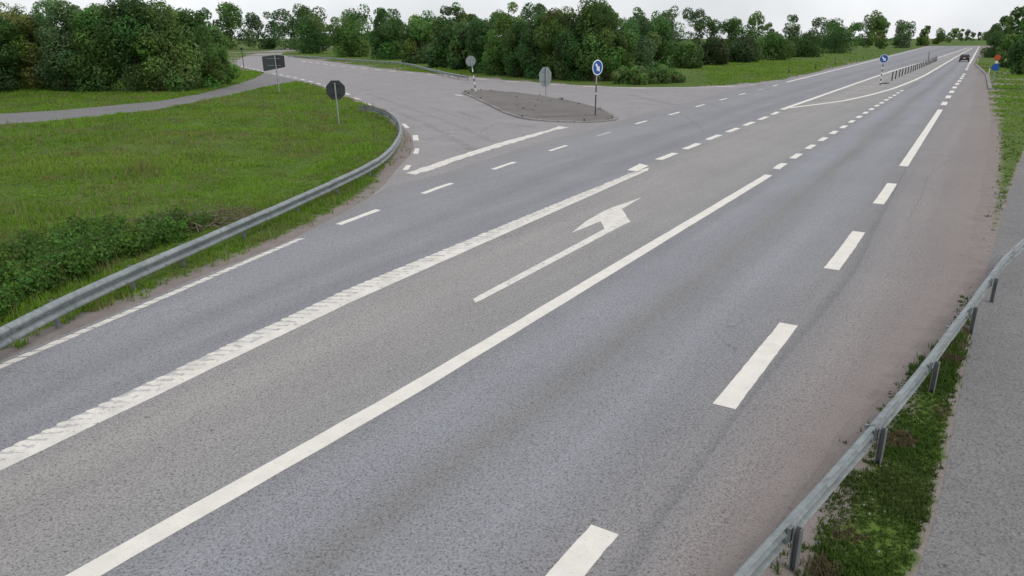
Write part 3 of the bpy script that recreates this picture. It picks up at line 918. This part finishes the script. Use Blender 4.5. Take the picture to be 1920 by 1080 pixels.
# D blue arrow sign at the gore
p = post_at((1650, 160))
s = thing('keep_right_sign', 'blue round sign with white arrow on a striped pole in the hatched median', 'road sign', (*p, 0), face_dir(-.5, -.85), 'blue arrow signs')
zb = 0
for k in range(9):
    dz = .22 if k % 2 == 0 else .236
    MB().tube([(0, 0, zb), (0, 0, zb + dz)], .052 if k % 2 == 0 else .049, 10).build('pole_band', M_BLACK if k % 2 == 0 else M_SWHITE, s); zb += dz
MB().tube([(0, 0, 2.031), (0, 0, 3.0)], .04, 10).build('pole', M_POLE, s)
o = lift(disc(.43, -.016, .0, 36).build('rim', M_SWHITE, s), 2.62); o.location.y = -.05
o = lift(disc(.385, -.020, -.0165, 36).build('sign_face', M_BLUE, s), 2.62); o.location.y = -.05
o = arrow_face(s, .43, 2.62, math.radians(42)); o.location.y = -.045

# E dark octagon back by the grass
p = post_at((637, 241))
s = thing('stop_sign', 'dark octagonal sign back on a leaning pole in the grass inside the rail bend', 'road sign', (*p, -.05), face_dir(-.08, 1))
ln_ = math.radians(-2.2)
MB().tube([(0, 0, -.2), (.10, 0, 2.45)], .04, 12).build('pole', M_POLE, s)
o = lift(MB().prism(octagon(.50), -.075, -.063).build('sign_plate', M_BACKD, s), 2.07); o.location.x = .08
o = lift(MB().prism(octagon(.48), -.079, -.0755).build('sign_face', M_RED, s), 2.07); o.location.x = .08
MB().box((.08, -.052, 1.83), (.56, .02, .04)).build('clamp', M_BLACK, s); MB().box((.09, -.052, 2.30), (.56, .02, .04)).build('clamp', M_BLACK, s)

# F large panel back
p = post_at((524, 172.5))
s = thing('direction_sign', 'dark back of a wide direction panel on a thin pole beside the path', 'road sign', (*p, -.05), face_dir(.1, 1))
MB().tube([(0, 0, -.2), (.13, 0, 3.3)], .05, 12).build('pole', M_POLE, s)
# local +x points to the photo's left for a board that faces away
MB().prism([(1.33, 1.83), (.14, 2.06), (.14, 3.25), (1.36, 3.12)], -.10, -.08).build('panel', M_BACKF, s)
MB().prism([(.12, 2.06), (-.72, 2.22), (-.70, 3.22), (.12, 3.25)], -.103, -.083).build('panel', M_BACKD, s)
MB().box((.3, -.066, 2.35), (1.3, .03, .05)).build('bracket', M_POST, s); MB().box((.3, -.066, 2.95), (1.3, .03, .05)).build('bracket', M_POST, s)

# thin pole at the far bend
p = post_at((457.5, 127))
s = thing('sign_post', 'thin dark pole at the far edge of the side road by the trees', 'post', (*p, -.05))
MB().tube([(0, 0, -.2), (-.08, 0, 3.2)], .055, 8).build('pole', M_BLACK, s)
MB().box((-.08, 0, 3.0), (.5, .02, .35)).build('plate', M_BACKD, s)

# red and blue signs by the far right grass
p = post_at((1862, 150))
s = thing('warning_sign', 'post with a red round sign over a blue one on the far right bank', 'road sign', (*p, 0), face_dir(-.5, -.86))
MB().tube([(0, 0, -.2), (0, 0, 2.75)], .05, 10).build('pole', M_POLE, s)
o = lift(disc(.32, -.07, -.055).build('red_sign', M_ORANGE, s), 2.48)
o = MB().box((0, -.06, 1.99), (.30, .014, .24)).build('plate', M_SWHITE, s)
o = lift(disc(.40, -.07, -.055).build('blue_sign', M_BLUE, s), 1.42)

# roadside posts along the far left verge
def marker(label, px, hgt, mat, cat='marker post', group=None, name='marker_post'):
    p_ = P(*px); s_ = thing(name, label, cat, (*p_, -.03), 0, group)
    MB().box((0, 0, hgt / 2 - .1), (.11, .09, hgt + .2)).prism([(-.055, hgt), (.055, hgt), (.055, hgt + .03), (-.055, hgt + .07)], -.045, .045).build('body', mat, s_)
    MB().box((0, -.049, hgt - .14), (.06, .008, .12)).build('reflector', M_SWHITE, s_)
    return s_


for px, lb, hh in [((1479, 138), 'nearest dark marker post on the left grass verge of the main road', .80), ((1529, 129), 'second dark marker post along the left verge, past the nearest', .95),
                   ((1565.6, 121), 'third dark marker post along the left verge', .85), ((1593.7, 115.5), 'fourth dark marker post along the left verge', .8), ((1618, 110.8), 'farthest dark marker post along the left verge', .8)]:
    marker(lb, px, hh, M_BLACK, group='marker posts along the left verge')
marker('pale marker post on the right bank below the red and blue signs', (1853, 143), .95, M_POSTY, group='pale posts on the right bank')
marker('farther pale marker post where the right bank meets the road', (1832, 120), .95, M_POSTY, group='pale posts on the right bank')
p = P(1740, 112.5); s = thing('marker_post', 'thin dark pole beyond the wire rope barrier in the median', 'marker post', (*p, 0))
MB().tube([(0, 0, 0), (0, 0, 2.0)], .06, 8).build('body', M_BLACK, s)
MB().tube([(0, 0, 1.7), (0, 0, 1.85)], .066, 8).build('reflector', M_SWHITE, s)

# wire rope barrier
bpx = [(1672, 151.5), (1678.7, 148.4), (1685.5, 145.3), (1691, 143), (1696.7, 140.3), (1702, 138.3), (1707.3, 136.2), (1711.7, 134.4), (1715.6, 132.5), (1719.3, 130.9), (1723.4, 129.3), (1727, 127.8),
       (1730.3, 126.0), (1733.6, 124.7), (1736.6, 123.3), (1739.4, 122.1), (1742, 121), (1744.5, 119.9), (1747, 118.8), (1749.4, 117.8), (1751.6, 116.9), (1753.6, 116.0), (1755.5, 115.2)]
bp = PL(bpx)
br = thing('wire_rope_barrier', 'row of dark posts carrying wire ropes along the hatched median', 'barrier', (*bp[0], 0))
for q_ in bp:
    d_ = q_ - bp[0]
    b = MB(); b.tube([(d_[0], d_[1], -.1), (d_[0], d_[1], .98)], .065, 8); b.build('post', M_BLACK, br)
anc = P(1657, 157.5) - bp[0]
for zc in (.55, .68, .80):
    MB().tube([(anc[0], anc[1], .04)] + [(q_[0] - bp[0][0], q_[1] - bp[0][1] - .07, zc) for q_ in bp], .011, 5).build('cable', M_CABLE, br)
MB().box((anc[0], anc[1], .06), (.5, .35, .10)).box((anc[0] + .4, anc[1] + .1, .09), (.4, .2, .08)).build('anchor', M_BLACK, br)

# ------------------------------------------------------------------ car driving away
p = P(1807.5, 115.6)
car = thing('car', 'dark car driving away far up the right lane', 'car', (*p, Z_ROAD), -math.radians(31.5))
secs = [(0, .35, .62, .80, .86), ]
prof = [(-2.1, .32), (-2.15, .62), (-2.05, .98), (-1.75, 1.05), (-1.35, 1.42), (-.2, 1.47), (.45, 1.38), (1.1, .98), (1.95, .82), (2.12, .6), (2.08, .3)]
W2 = .80
v, f = [], []
for sx in (-1, -.96, .96, 1):
    for y_, z_ in prof:
        tum = W2 * (1 - max(0, z_ - .95) * .42)
        v.append((sx * tum if abs(sx) == 1 else sx * tum, y_, z_ - (.03 if abs(sx) == 1 else 0)))
n = len(prof)
for k in range(3):
    f += [(k * n + i, k * n + i + 1, (k + 1) * n + i + 1, (k + 1) * n + i) for i in range(n - 1)]
    f.append((k * n + n - 1, k * n, (k + 1) * n, (k + 1) * n + n - 1))
f += [tuple(range(n)), tuple(range(4 * n - 1, 3 * n - 1, -1))]
MB().add(v, f).build('body', M_CAR, car)
MB().add([(-.60, -1.77, 1.08), (.60, -1.77, 1.08), (.52, -1.39, 1.405), (-.52, -1.39, 1.405), (-.60, -1.74, 1.06), (.60, -1.74, 1.06), (.52, -1.36, 1.39), (-.52, -1.36, 1.39)],
         [(0, 1, 2, 3), (4, 7, 6, 5), (0, 4, 5, 1), (1, 5, 6, 2), (2, 6, 7, 3), (3, 7, 4, 0)]).build('rear_window', M_GLASS, car)
for sx in (-1, 1):
    MB().box((sx * .75, -.35, 1.2), (.02, 2.0, .26), Matrix.Rotation(-sx * .38, 3, 'Y')).build('side_window', M_GLASS, car)
    MB().box((sx * .66, -2.12, .84), (.24, .06, .2)).build('tail_light', M_RED, car)
    MB().box((sx * .86, .62, 1.0), (.12, .1, .12)).build('mirror', M_CAR, car)
    for yy in (-1.3, 1.3):
        o = MB().tube([(sx * .66, yy, .31), (sx * .86, yy, .31)], .31, 18).build('wheel', M_TYRE, car)
        MB().tube([(sx * .862, yy, .31), (sx * .875, yy, .31)], .19, 14).build('rim', M_POLE, o)
MB().box((0, -2.16, .72), (.5, .02, .12)).build('number_plate', M_SWHITE, car)
MB().box((0, -2.14, .42), (1.5, .1, .16)).build('bumper', M_BLACK, car)

# ------------------------------------------------------------------ vegetation
def leaf_cloud(centres, radii, n, size, tint, r, spread=(.55, 1.0), flat=1.0):
    """leaf-sized faces scattered in the outer part of many lumps"""
    centres = np.asarray(centres); radii = np.asarray(radii)
    k = r.choice(len(centres), n, p=radii ** 2 / (radii ** 2).sum())
    d_ = r.normal(size=(n, 3)); d_ /= np.linalg.norm(d_, axis=1)[:, None]
    rad = radii[k] * r.uniform(*spread, n) ** .6
    p_ = centres[k] + d_ * rad[:, None] * [1, 1, flat]
    nrm = d_ + r.normal(0, .55, (n, 3)); nrm /= np.linalg.norm(nrm, axis=1)[:, None]
    a_ = np.cross(nrm, r.normal(size=(n, 3))); a_ /= np.linalg.norm(a_, axis=1)[:, None]
    b_ = np.cross(nrm, a_)
    s_ = size * r.uniform(.6, 1.4, n)[:, None]
    V_ = np.stack([p_ - a_ * s_, p_ + b_ * s_ * .5 + nrm * s_ * .12, p_ + a_ * s_, p_ - b_ * s_ * .5 + nrm * s_ * .12], 1).reshape(-1, 3)
    i = np.arange(n)[:, None] * 4
    T_ = np.concatenate([i + [0, 1, 2], i + [0, 2, 3]])
    lump = r.uniform(.68, 1.34, len(centres))[k]
    hue = r.normal(0, .09, (len(centres), 3))[k]
    c_ = np.asarray(tint) * (lump * r.uniform(.7, 1.3, n))[:, None] * (1 + hue + r.normal(0, .08, (n, 3)))
    return V_, T_, np.repeat(np.clip(c_, .004, 1), 4, 0)


def lumps(hgt, rad, r, base=.12, n=16):
    c_, rr_ = [], []
    for k in range(n):
        z_ = hgt * r.uniform(base, .92); t_ = z_ / hgt
        w_ = rad * (math.sin(math.pi * min(1, .18 + t_ * .80)) ** .6)
        a_ = r.uniform(0, 2 * math.pi); q_ = w_ * math.sqrt(r.uniform(0, 1)) * .75
        c_.append((q_ * math.cos(a_), q_ * math.sin(a_), z_)); rr_.append(rad * r.uniform(.26, .46))
    return np.array(c_), np.array(rr_)


def tree(name, label, cat, pos, hgt, rad, tint, seed, nleaf=5000, size=.16, base=.12, nl=18, group=None):
    r = np.random.default_rng(seed)
    root = thing(name, label, cat, (*pos, -.05), 0, group)
    c_, rr_ = lumps(hgt, rad, r, base, nl)
    b = MB()
    tr = .045 * hgt ** .9 * .6
    b.tube([(0, 0, -.2), (r.normal(0, .08), r.normal(0, .08), hgt * .3), (r.normal(0, .2), r.normal(0, .2), hgt * .62), (r.normal(0, .3), r.normal(0, .3), hgt * .85)], [tr, tr * .8, tr * .5, tr * .15], 7)
    for k in range(min(6, nl)):
        q_ = c_[k]; st = (0, 0, min(q_[2] * .5, hgt * .4))
        b.tube([st, (q_[0] * .55, q_[1] * .55, (st[2] + q_[2]) * .52), tuple(q_)], [tr * .45, tr * .3, tr * .1], 5)
    b.build('trunk', M_BARK, root)
    V_, T_, c4 = leaf_cloud(c_, rr_, nleaf, size, tint, r)
    tri_mesh('crown', V_, T_, M_LEAF, c4, root)
    return root


DG, MG, YG, LG = (.085, .17, .048), (.125, .225, .056), (.19, .24, .06), (.165, .265, .075)
GG, OG = (.12, .195, .08), (.14, .22, .056)
# row beyond the side road
row = [((905, 137), 6.0, 2.4, DG, 'dark green shrub behind the striped pole sign'), ((942, 141), 6.5, 2.6, MG, 'mid green shrub between the striped pole and the grey octagon'),
       ((978, 144), 5.6, 2.3, DG, 'dark shrub just left of the grey octagonal sign'), ((1012, 147), 6.4, 2.6, DG, 'dark shrub straight behind the grey octagonal sign'),
       ((1046, 149), 6.8, 2.6, OG, 'fresh green shrub just right of the grey octagonal sign'), ((1080, 151), 6.0, 2.4, DG, 'dark shrub left of the blue island sign'),
       ((1114, 152), 7.4, 2.8, MG, 'tall shrub straight behind the blue island sign'), ((1150, 151), 6.4, 2.6, MG, 'broad shrub just right of the blue island sign'),
       ((1188, 148), 6.2, 2.7, GG, 'grey green shrub second from the right end of the row'), ((1224, 144), 6.0, 2.7, DG, 'dark shrub at the right end of the row beside the meadow')]
for k, (px, hh, rd, tn, lb) in enumerate(row):
    tree('roadside_shrub', lb, 'shrub', P(*px), hh * 1.15, rd * 1.1, tn, 100 + k, 14000, .145, .03, 40, 'shrubs beyond the side road')
low = [((1165, 158), 1.5, 1.3, 'low leafy bush in front of the tall row, left of the others'), ((1200, 159), 1.7, 1.4, 'low leafy bush in the middle at the foot of the row'), ((1236, 157), 1.6, 1.5, 'low leafy bush at the right foot of the row'),
       ((1266, 155), 1.0, 1.2, 'small low bush sprawling into the meadow grass')]
for k, (px, hh, rd, lb) in enumerate(low):
    tree('low_bush', lb, 'bush', P(*px), hh, rd, LG, 140 + k, 3600, .12, .05, 18, 'low bushes at the foot of the row')
for k, (px, hh, rd, tn, lb) in enumerate([((878, 132), 6.0, 3.0, DG, 'dark tree behind the right end of the far guardrail'), ((838, 127), 7.0, 3.4, DG, 'dark tree behind the far guardrail, right of the rail bend'), ((790, 119), 8, 3.8, MG, 'tree behind the far guardrail at its bend'),
                                          ((730, 111.5), 8.5, 4.2, DG, 'tree behind the far guardrail, left of its bend'), ((660, 107), 9, 4.8, MG, 'tree behind the left half of the far guardrail'), ((585, 101), 10, 5.5, DG, 'tree beyond the far bend of the side road')]):
    tree('roadside_tree', lb, 'tree', P(*px), hh, rd * 1.1, tn, 200 + k, 9000, .26, .03, 30, 'trees behind the far guardrail')
for k, (px, hh, rd, tn, lb) in enumerate([((1290, 128), 3.6, 2.6, MG, 'round bush at the back of the meadow, nearest the row'), ((1335, 122), 4.0, 3.2, (.07, .11, .035), 'olive bush at the back of the meadow'), ((1388, 117), 4.2, 3.6, (.065, .10, .035), 'brownish green bush farther along the meadow'),
                                          ((1445, 112.5), 4.6, 4.2, MG, 'broad bush near the end of the meadow'), ((1505, 107), 5.5, 4.6, (.06, .11, .03), 'bush beyond the marker posts on the left verge'), ((1565, 100), 7.5, 5.5, DG, 'tree beyond the far left verge')]):
    tree('meadow_bush', lb, 'bush', P(*px), hh, rd * 1.15, tn, 240 + k, 8000, .22, .03, 26, 'bushes behind the meadow')
# trees on the left
for k, (px, hh, rd, tn, lb) in enumerate([((-190, 190), 8.5, 3.4, DG, 'dark tree outside the left picture edge'), ((-90, 182), 8.0, 3.2, MG, 'tree at the left picture edge'), ((0, 172), 7.5, 2.2, DG, 'dark narrow tree nearest the left picture edge'), ((75, 168), 7.0, 2.6, YG, 'yellowish green tree left of the dark group'),
                                          ((140, 170), 7.8, 2.8, GG, 'greyish tree right of the yellowish one'), ((205, 171), 7.0, 2.7, MG, 'mid green tree in the middle of the left group'), ((262, 172), 8.2, 2.8, DG, 'dark full tree right of the middle of the left group'), ((318, 171), 7.4, 2.7, LG, 'fresh green tree third from the right end of the left group'),
                                          ((368, 166), 7.0, 2.5, MG, 'green tree second from the right end of the left group'), ((408, 158), 5.5, 2.0, MG, 'loose green tree at the right end, beside the far pole')]):
    tree('meadow_tree', lb, 'tree', P(*px), hh, rd * 1.12, tn, 300 + k, 17000, .135, .03, 44, 'trees beyond the left path')
for k, (px, hh, rd, tn, lb) in enumerate([((1890, 128), 5, 2.2, MG, 'bush on the right bank behind the red and blue signs'), ((1925, 140), 6, 2.4, DG, 'bush on the right bank near the picture edge'), ((1960, 170), 5, 2.2, MG, 'bush outside the right picture edge'), ((1862, 108), 6, 3.0, DG, 'far bush on the right bank up the road')]):
    tree('bank_bush', lb, 'bush', P(*px), hh, rd, tn, 340 + k, 8000, .17, .03, 26, 'bushes on the right bank')

# far woods: one mass
r = np.random.default_rng(11); VV, TT, CC = [], [], []; off = 0
def wood(px, hh, rd):
    global off
    q_ = P(*px); c_, rr_ = lumps(hh, rd, r, .05, 16); c_ = c_ + [q_[0], q_[1], 0]
    V_, T_, k4 = leaf_cloud(c_, rr_, 2200, .46, [DG, MG, GG, OG][r.integers(4)], r)
    VV.append(V_); TT.append(T_ + off); CC.append(k4); off += len(V_)
for x in range(-300, 1700, 30): wood((x + r.uniform(-15, 15), 91 + r.uniform(-3, 4) - (5 if x > 1300 else 0)), r.uniform(13, 19), r.uniform(5, 7.5))
for y, x in ((95, 1640), (90, 1690), (86, 1730), (83, 1760), (80, 1785), (78, 1800), (77, 1812), (76.3, 1822), (75.8, 1835), (76, 1846), (77, 1850), (79, 1856), (82, 1860), (86, 1866), (91, 1876), (98, 1895), (94, 1920), (90, 1950), (90, 2010), (92, 2080)):
    wood((x, y), r.uniform(10, 15), r.uniform(4, 6.5))
fw = tri_mesh('far_woods', np.concatenate(VV), np.concatenate(TT), M_LEAF, np.concatenate(CC))
tag(fw, 'far off woods closing the view beyond the roads', None, None, 'stuff')


# ------------------------------------------------------------------ grass
def blades(pts, z, hgt, wid, nb, tint, r, two):
    n = len(pts) * nb
    b_ = np.repeat(np.column_stack([pts, z]), nb, 0)
    hh = np.repeat(hgt, nb) * r.uniform(.5, 1.25, n); ww = np.repeat(wid, nb) * r.uniform(.7, 1.3, n)
    a_ = r.uniform(0, 2 * math.pi, n); ln = r.uniform(.15, .75, n) * hh
    dirv = np.stack([np.cos(a_), np.sin(a_), 0 * a_], 1); sidev = np.stack([-np.sin(a_), np.cos(a_), 0 * a_], 1)
    b_[:, :2] += r.normal(0, 1, (n, 2)) * np.repeat(hgt, nb)[:, None] * .35
    b_[:, 2] -= .02
    tipv = b_ + dirv * ln[:, None] + np.array([0, 0, 1]) * hh[:, None]
    c_ = np.repeat(tint, nb, 0) * r.uniform(.65, 1.35, n)[:, None]
    if not two:
        V_ = np.stack([b_ - sidev * ww[:, None] / 2, b_ + sidev * ww[:, None] / 2, tipv], 1).reshape(-1, 3)
        T_ = np.arange(n * 3).reshape(-1, 3); return V_, T_, np.repeat(c_, 3, 0)
    m_ = b_ + dirv * ln[:, None] * .3 + np.array([0, 0, 1]) * hh[:, None] * .6
    V_ = np.stack([b_ - sidev * ww[:, None] / 2, b_ + sidev * ww[:, None] / 2, m_ + sidev * ww[:, None] * .4, m_ - sidev * ww[:, None] * .4, tipv], 1).reshape(-1, 3)
    i = np.arange(n)[:, None] * 5
    return V_, np.concatenate([i + [0, 1, 2], i + [0, 2, 3], i + [3, 2, 4]]), np.repeat(c_, 5, 0)


def place(n, rmin, rmax, az0, az1, r, power):
    t = r.uniform(0, 1, n); e = 2 - power
    rad = (rmin ** e + t * (rmax ** e - rmin ** e)) ** (1 / e)
    az = np.radians(r.uniform(az0, az1, n)); return np.stack([rad * np.sin(az), rad * np.cos(az)], 1)


r = np.random.default_rng(21)
parts = []
NEAR = (34000, 26, 58, 4.6, 16, 1.0)
for n, a0, a1, r0, r1, pw in ((95000, -46, -3, 9, 120, 1.35), (70000, 14, 62, 4.2, 170, 1.5), (9000, -20, 30, 80, 260, 1.2), NEAR):
    q_ = place(n, r0, r1, a0, a1, r, pw)
    dr0, dp0 = sd_paved(q_); dm = np.minimum(dr0, dp0)
    di = dirtness(q_, dr0, dp0)
    keep = (dm > .06) & (r.uniform(0, 1, len(q_)) > np.clip((di - .25) * 1.7 + (vnoise(q_, 1.3, 5) - .5) * .8, 0, .985))
    q_ = q_[keep]; dm = dm[keep]
    z_ = ground_z(q_, dm)
    dist = np.hypot(*q_.T)
    right = q_[:, 0] > 1.5 + 0 * dist
    n1, n2 = vnoise(q_, .5, 8), vnoise(q_, .17, 9)
    green = np.array([.205, .355, .038]); pale = np.array([.26, .34, .065]); dry = np.array([.25, .22, .09]); dark = np.array([.050, .095, .020])
    t_ = np.where((n1 > .5)[:, None], green, green * .85)
    t_ = t_ + (pale - t_) * np.clip((n2 - .45) * 2.2, 0, 1)[:, None] * .6
    t_ = t_ + (dry - t_) * np.clip((vnoise(q_, .7, 12) * .7 + vnoise(q_, 2.3, 14) * .3 - .63) * 3.5, 0, .6)[:, None]
    rt = (q_[:, 0] > 2) & (q_[:, 1] < 40)
    t_ = np.where(rt[:, None], t_ * .20 + dark * .80, t_)
    t_ = np.where((rt & (vnoise(q_, 2.1, 44) > .73))[:, None], np.array([.15, .125, .065]), t_)
    hg = np.where(rt, .065, .105) * (.4 + .9 * vnoise(q_, 1.1, 13) + .8 * np.clip(vnoise(q_, .45, 17) - .45, 0, 1) * 2) * (1 + dist / 260)
    wd = .010 + dist * .0009
    nr = dist < 16
    for msk, nb, two in ((nr, 8, True), (~nr, 6, False)):
        if msk.sum(): parts.append(blades(q_[msk], z_[msk], hg[msk], wd[msk], nb, t_[msk], r, two))
VV, TT, CC = [], [], []; off = 0
for a_, b_, c_ in parts:
    VV.append(a_); TT.append(b_ + off); CC.append(c_); off += len(a_)
gr = tri_mesh('grass', np.concatenate(VV), np.concatenate(TT), M_BLADE, np.concatenate(CC))
tag(gr, 'green grass growing on the verges and the meadow', None, None, 'stuff')

# dry stalks standing over the grass
q_ = place(6000, 12, 75, -44, -4, r, 1.3); dr0, dp0 = sd_paved(q_); q_ = q_[(np.minimum(dr0, dp0) > .35) & (vnoise(q_, .35, 51) > .45)]
a_, b_, c_ = blades(q_, ground_z(q_), np.full(len(q_), .34), .010 + np.hypot(*q_.T) * .0007, 3, np.tile(np.array([.24, .22, .10]), (len(q_), 1)), r, False)
ds = tri_mesh('dry_grass_stalks', a_, b_, M_BLADE, c_); tag(ds, 'pale dry stalks standing over the green meadow grass', None, None, 'stuff')
# small weeds in the kerb joints and cracks of the island
q_ = np.concatenate([inner[r.integers(0, len(inner), 55)] + r.normal(0, .10, (55, 2)), ic + r.normal(0, 1, (22, 2)) * [3.0, 3.5]])
q_ = q_[inside(q_, inner)]
a_, b_, c_ = blades(q_, np.full(len(q_), .12), r.uniform(.04, .22, len(q_)), np.full(len(q_), .05), 6, np.tile(np.array([.075, .085, .04]), (len(q_), 1)), r, False)
iw = tri_mesh('weeds', a_, b_, M_BLADE, c_); tag(iw, 'small weeds sprouting from the joints of the traffic island', None, None, 'stuff')
# taller weeds behind the left rail
poly = PL([(-250, 760), (-250, 600), (-60, 505), (60, 470), (180, 440), (300, 418), (420, 400), (440, 408), (330, 452), (220, 500), (110, 545), (0, 600)])
lo, hi = poly.min(0), poly.max(0)
q_ = r.uniform(lo, hi, (9000, 2)); q_ = q_[inside(q_, poly)]
q_ = q_[(vnoise(q_, .6, 31) * .6 + vnoise(q_, 1.7, 32) * .4 > .42)][:620]
cz = r.uniform(.02, .36, len(q_))
V_, T_, k4 = leaf_cloud(np.column_stack([q_, cz]), r.uniform(.12, .3, len(q_)), 48000, .042, (.10, .19, .034), r)
wd_ = tri_mesh('weeds_undergrowth', V_, T_, M_LEAF, k4); tag(wd_, 'dark leafy weeds crowding behind the left guardrail', None, None, 'stuff')
# heap of dead brush
pc = P(375, 425); b = MB()
for k in range(85):
    a_ = r.uniform(0, math.pi); l_ = r.uniform(.4, 1.3); c_ = pc + np.clip(r.normal(0, 1, 2), -1.6, 1.6) * [.75, .5]; z_ = r.uniform(.05, .3)
    d_ = np.array([math.cos(a_), math.sin(a_)]) * l_ / 2; zz = r.uniform(-.12, .12)
    b.tube([(*(c_ - d_), z_ - zz), (*(c_ + r.normal(0, .06, 2)), z_ + .05), (*(c_ + d_), z_ + zz)], [.014, .012, .005], 4, False)
o = b.build('dead_brush', M_TWIG); tag(o, 'brown heap of dead twigs in the grass behind the left rail', None, None, 'stuff')
# pebbles on the bare soil
VV, FF = MB(), None
q_ = place(14000, 5, 40, -40, 50, r, 1.4); dr0, dp0 = sd_paved(q_); m_ = (np.minimum(dr0, dp0) > -.12) & (dr0 < .9); q_ = q_[m_][:3500]
zq = np.maximum(ground_z(q_), np.where(sd_road(q_) < 0, Z_ROAD, -.012))
s_ = r.uniform(.006, .022, len(q_)); an = r.uniform(0, 6.28, len(q_))
base = np.array([(1, 0, 0), (-.5, .87, 0), (-.5, -.87, 0), (.1, .1, .8)])
ca, sa = np.cos(an), np.sin(an)
bx = base[None] * s_[:, None, None]
X = bx[..., 0] * ca[:, None] - bx[..., 1] * sa[:, None] + q_[:, :1]; Y = bx[..., 0] * sa[:, None] + bx[..., 1] * ca[:, None] + q_[:, 1:]; Z = bx[..., 2] + zq[:, None]
i = np.arange(len(q_))[:, None] * 4
gv = tri_mesh('gravel', np.stack([X, Y, Z], -1).reshape(-1, 3), np.concatenate([i + [0, 1, 3], i + [1, 2, 3], i + [2, 0, 3]]), M_KERB)
tag(gv, 'loose stones along the bare road edges', None, None, 'stuff')
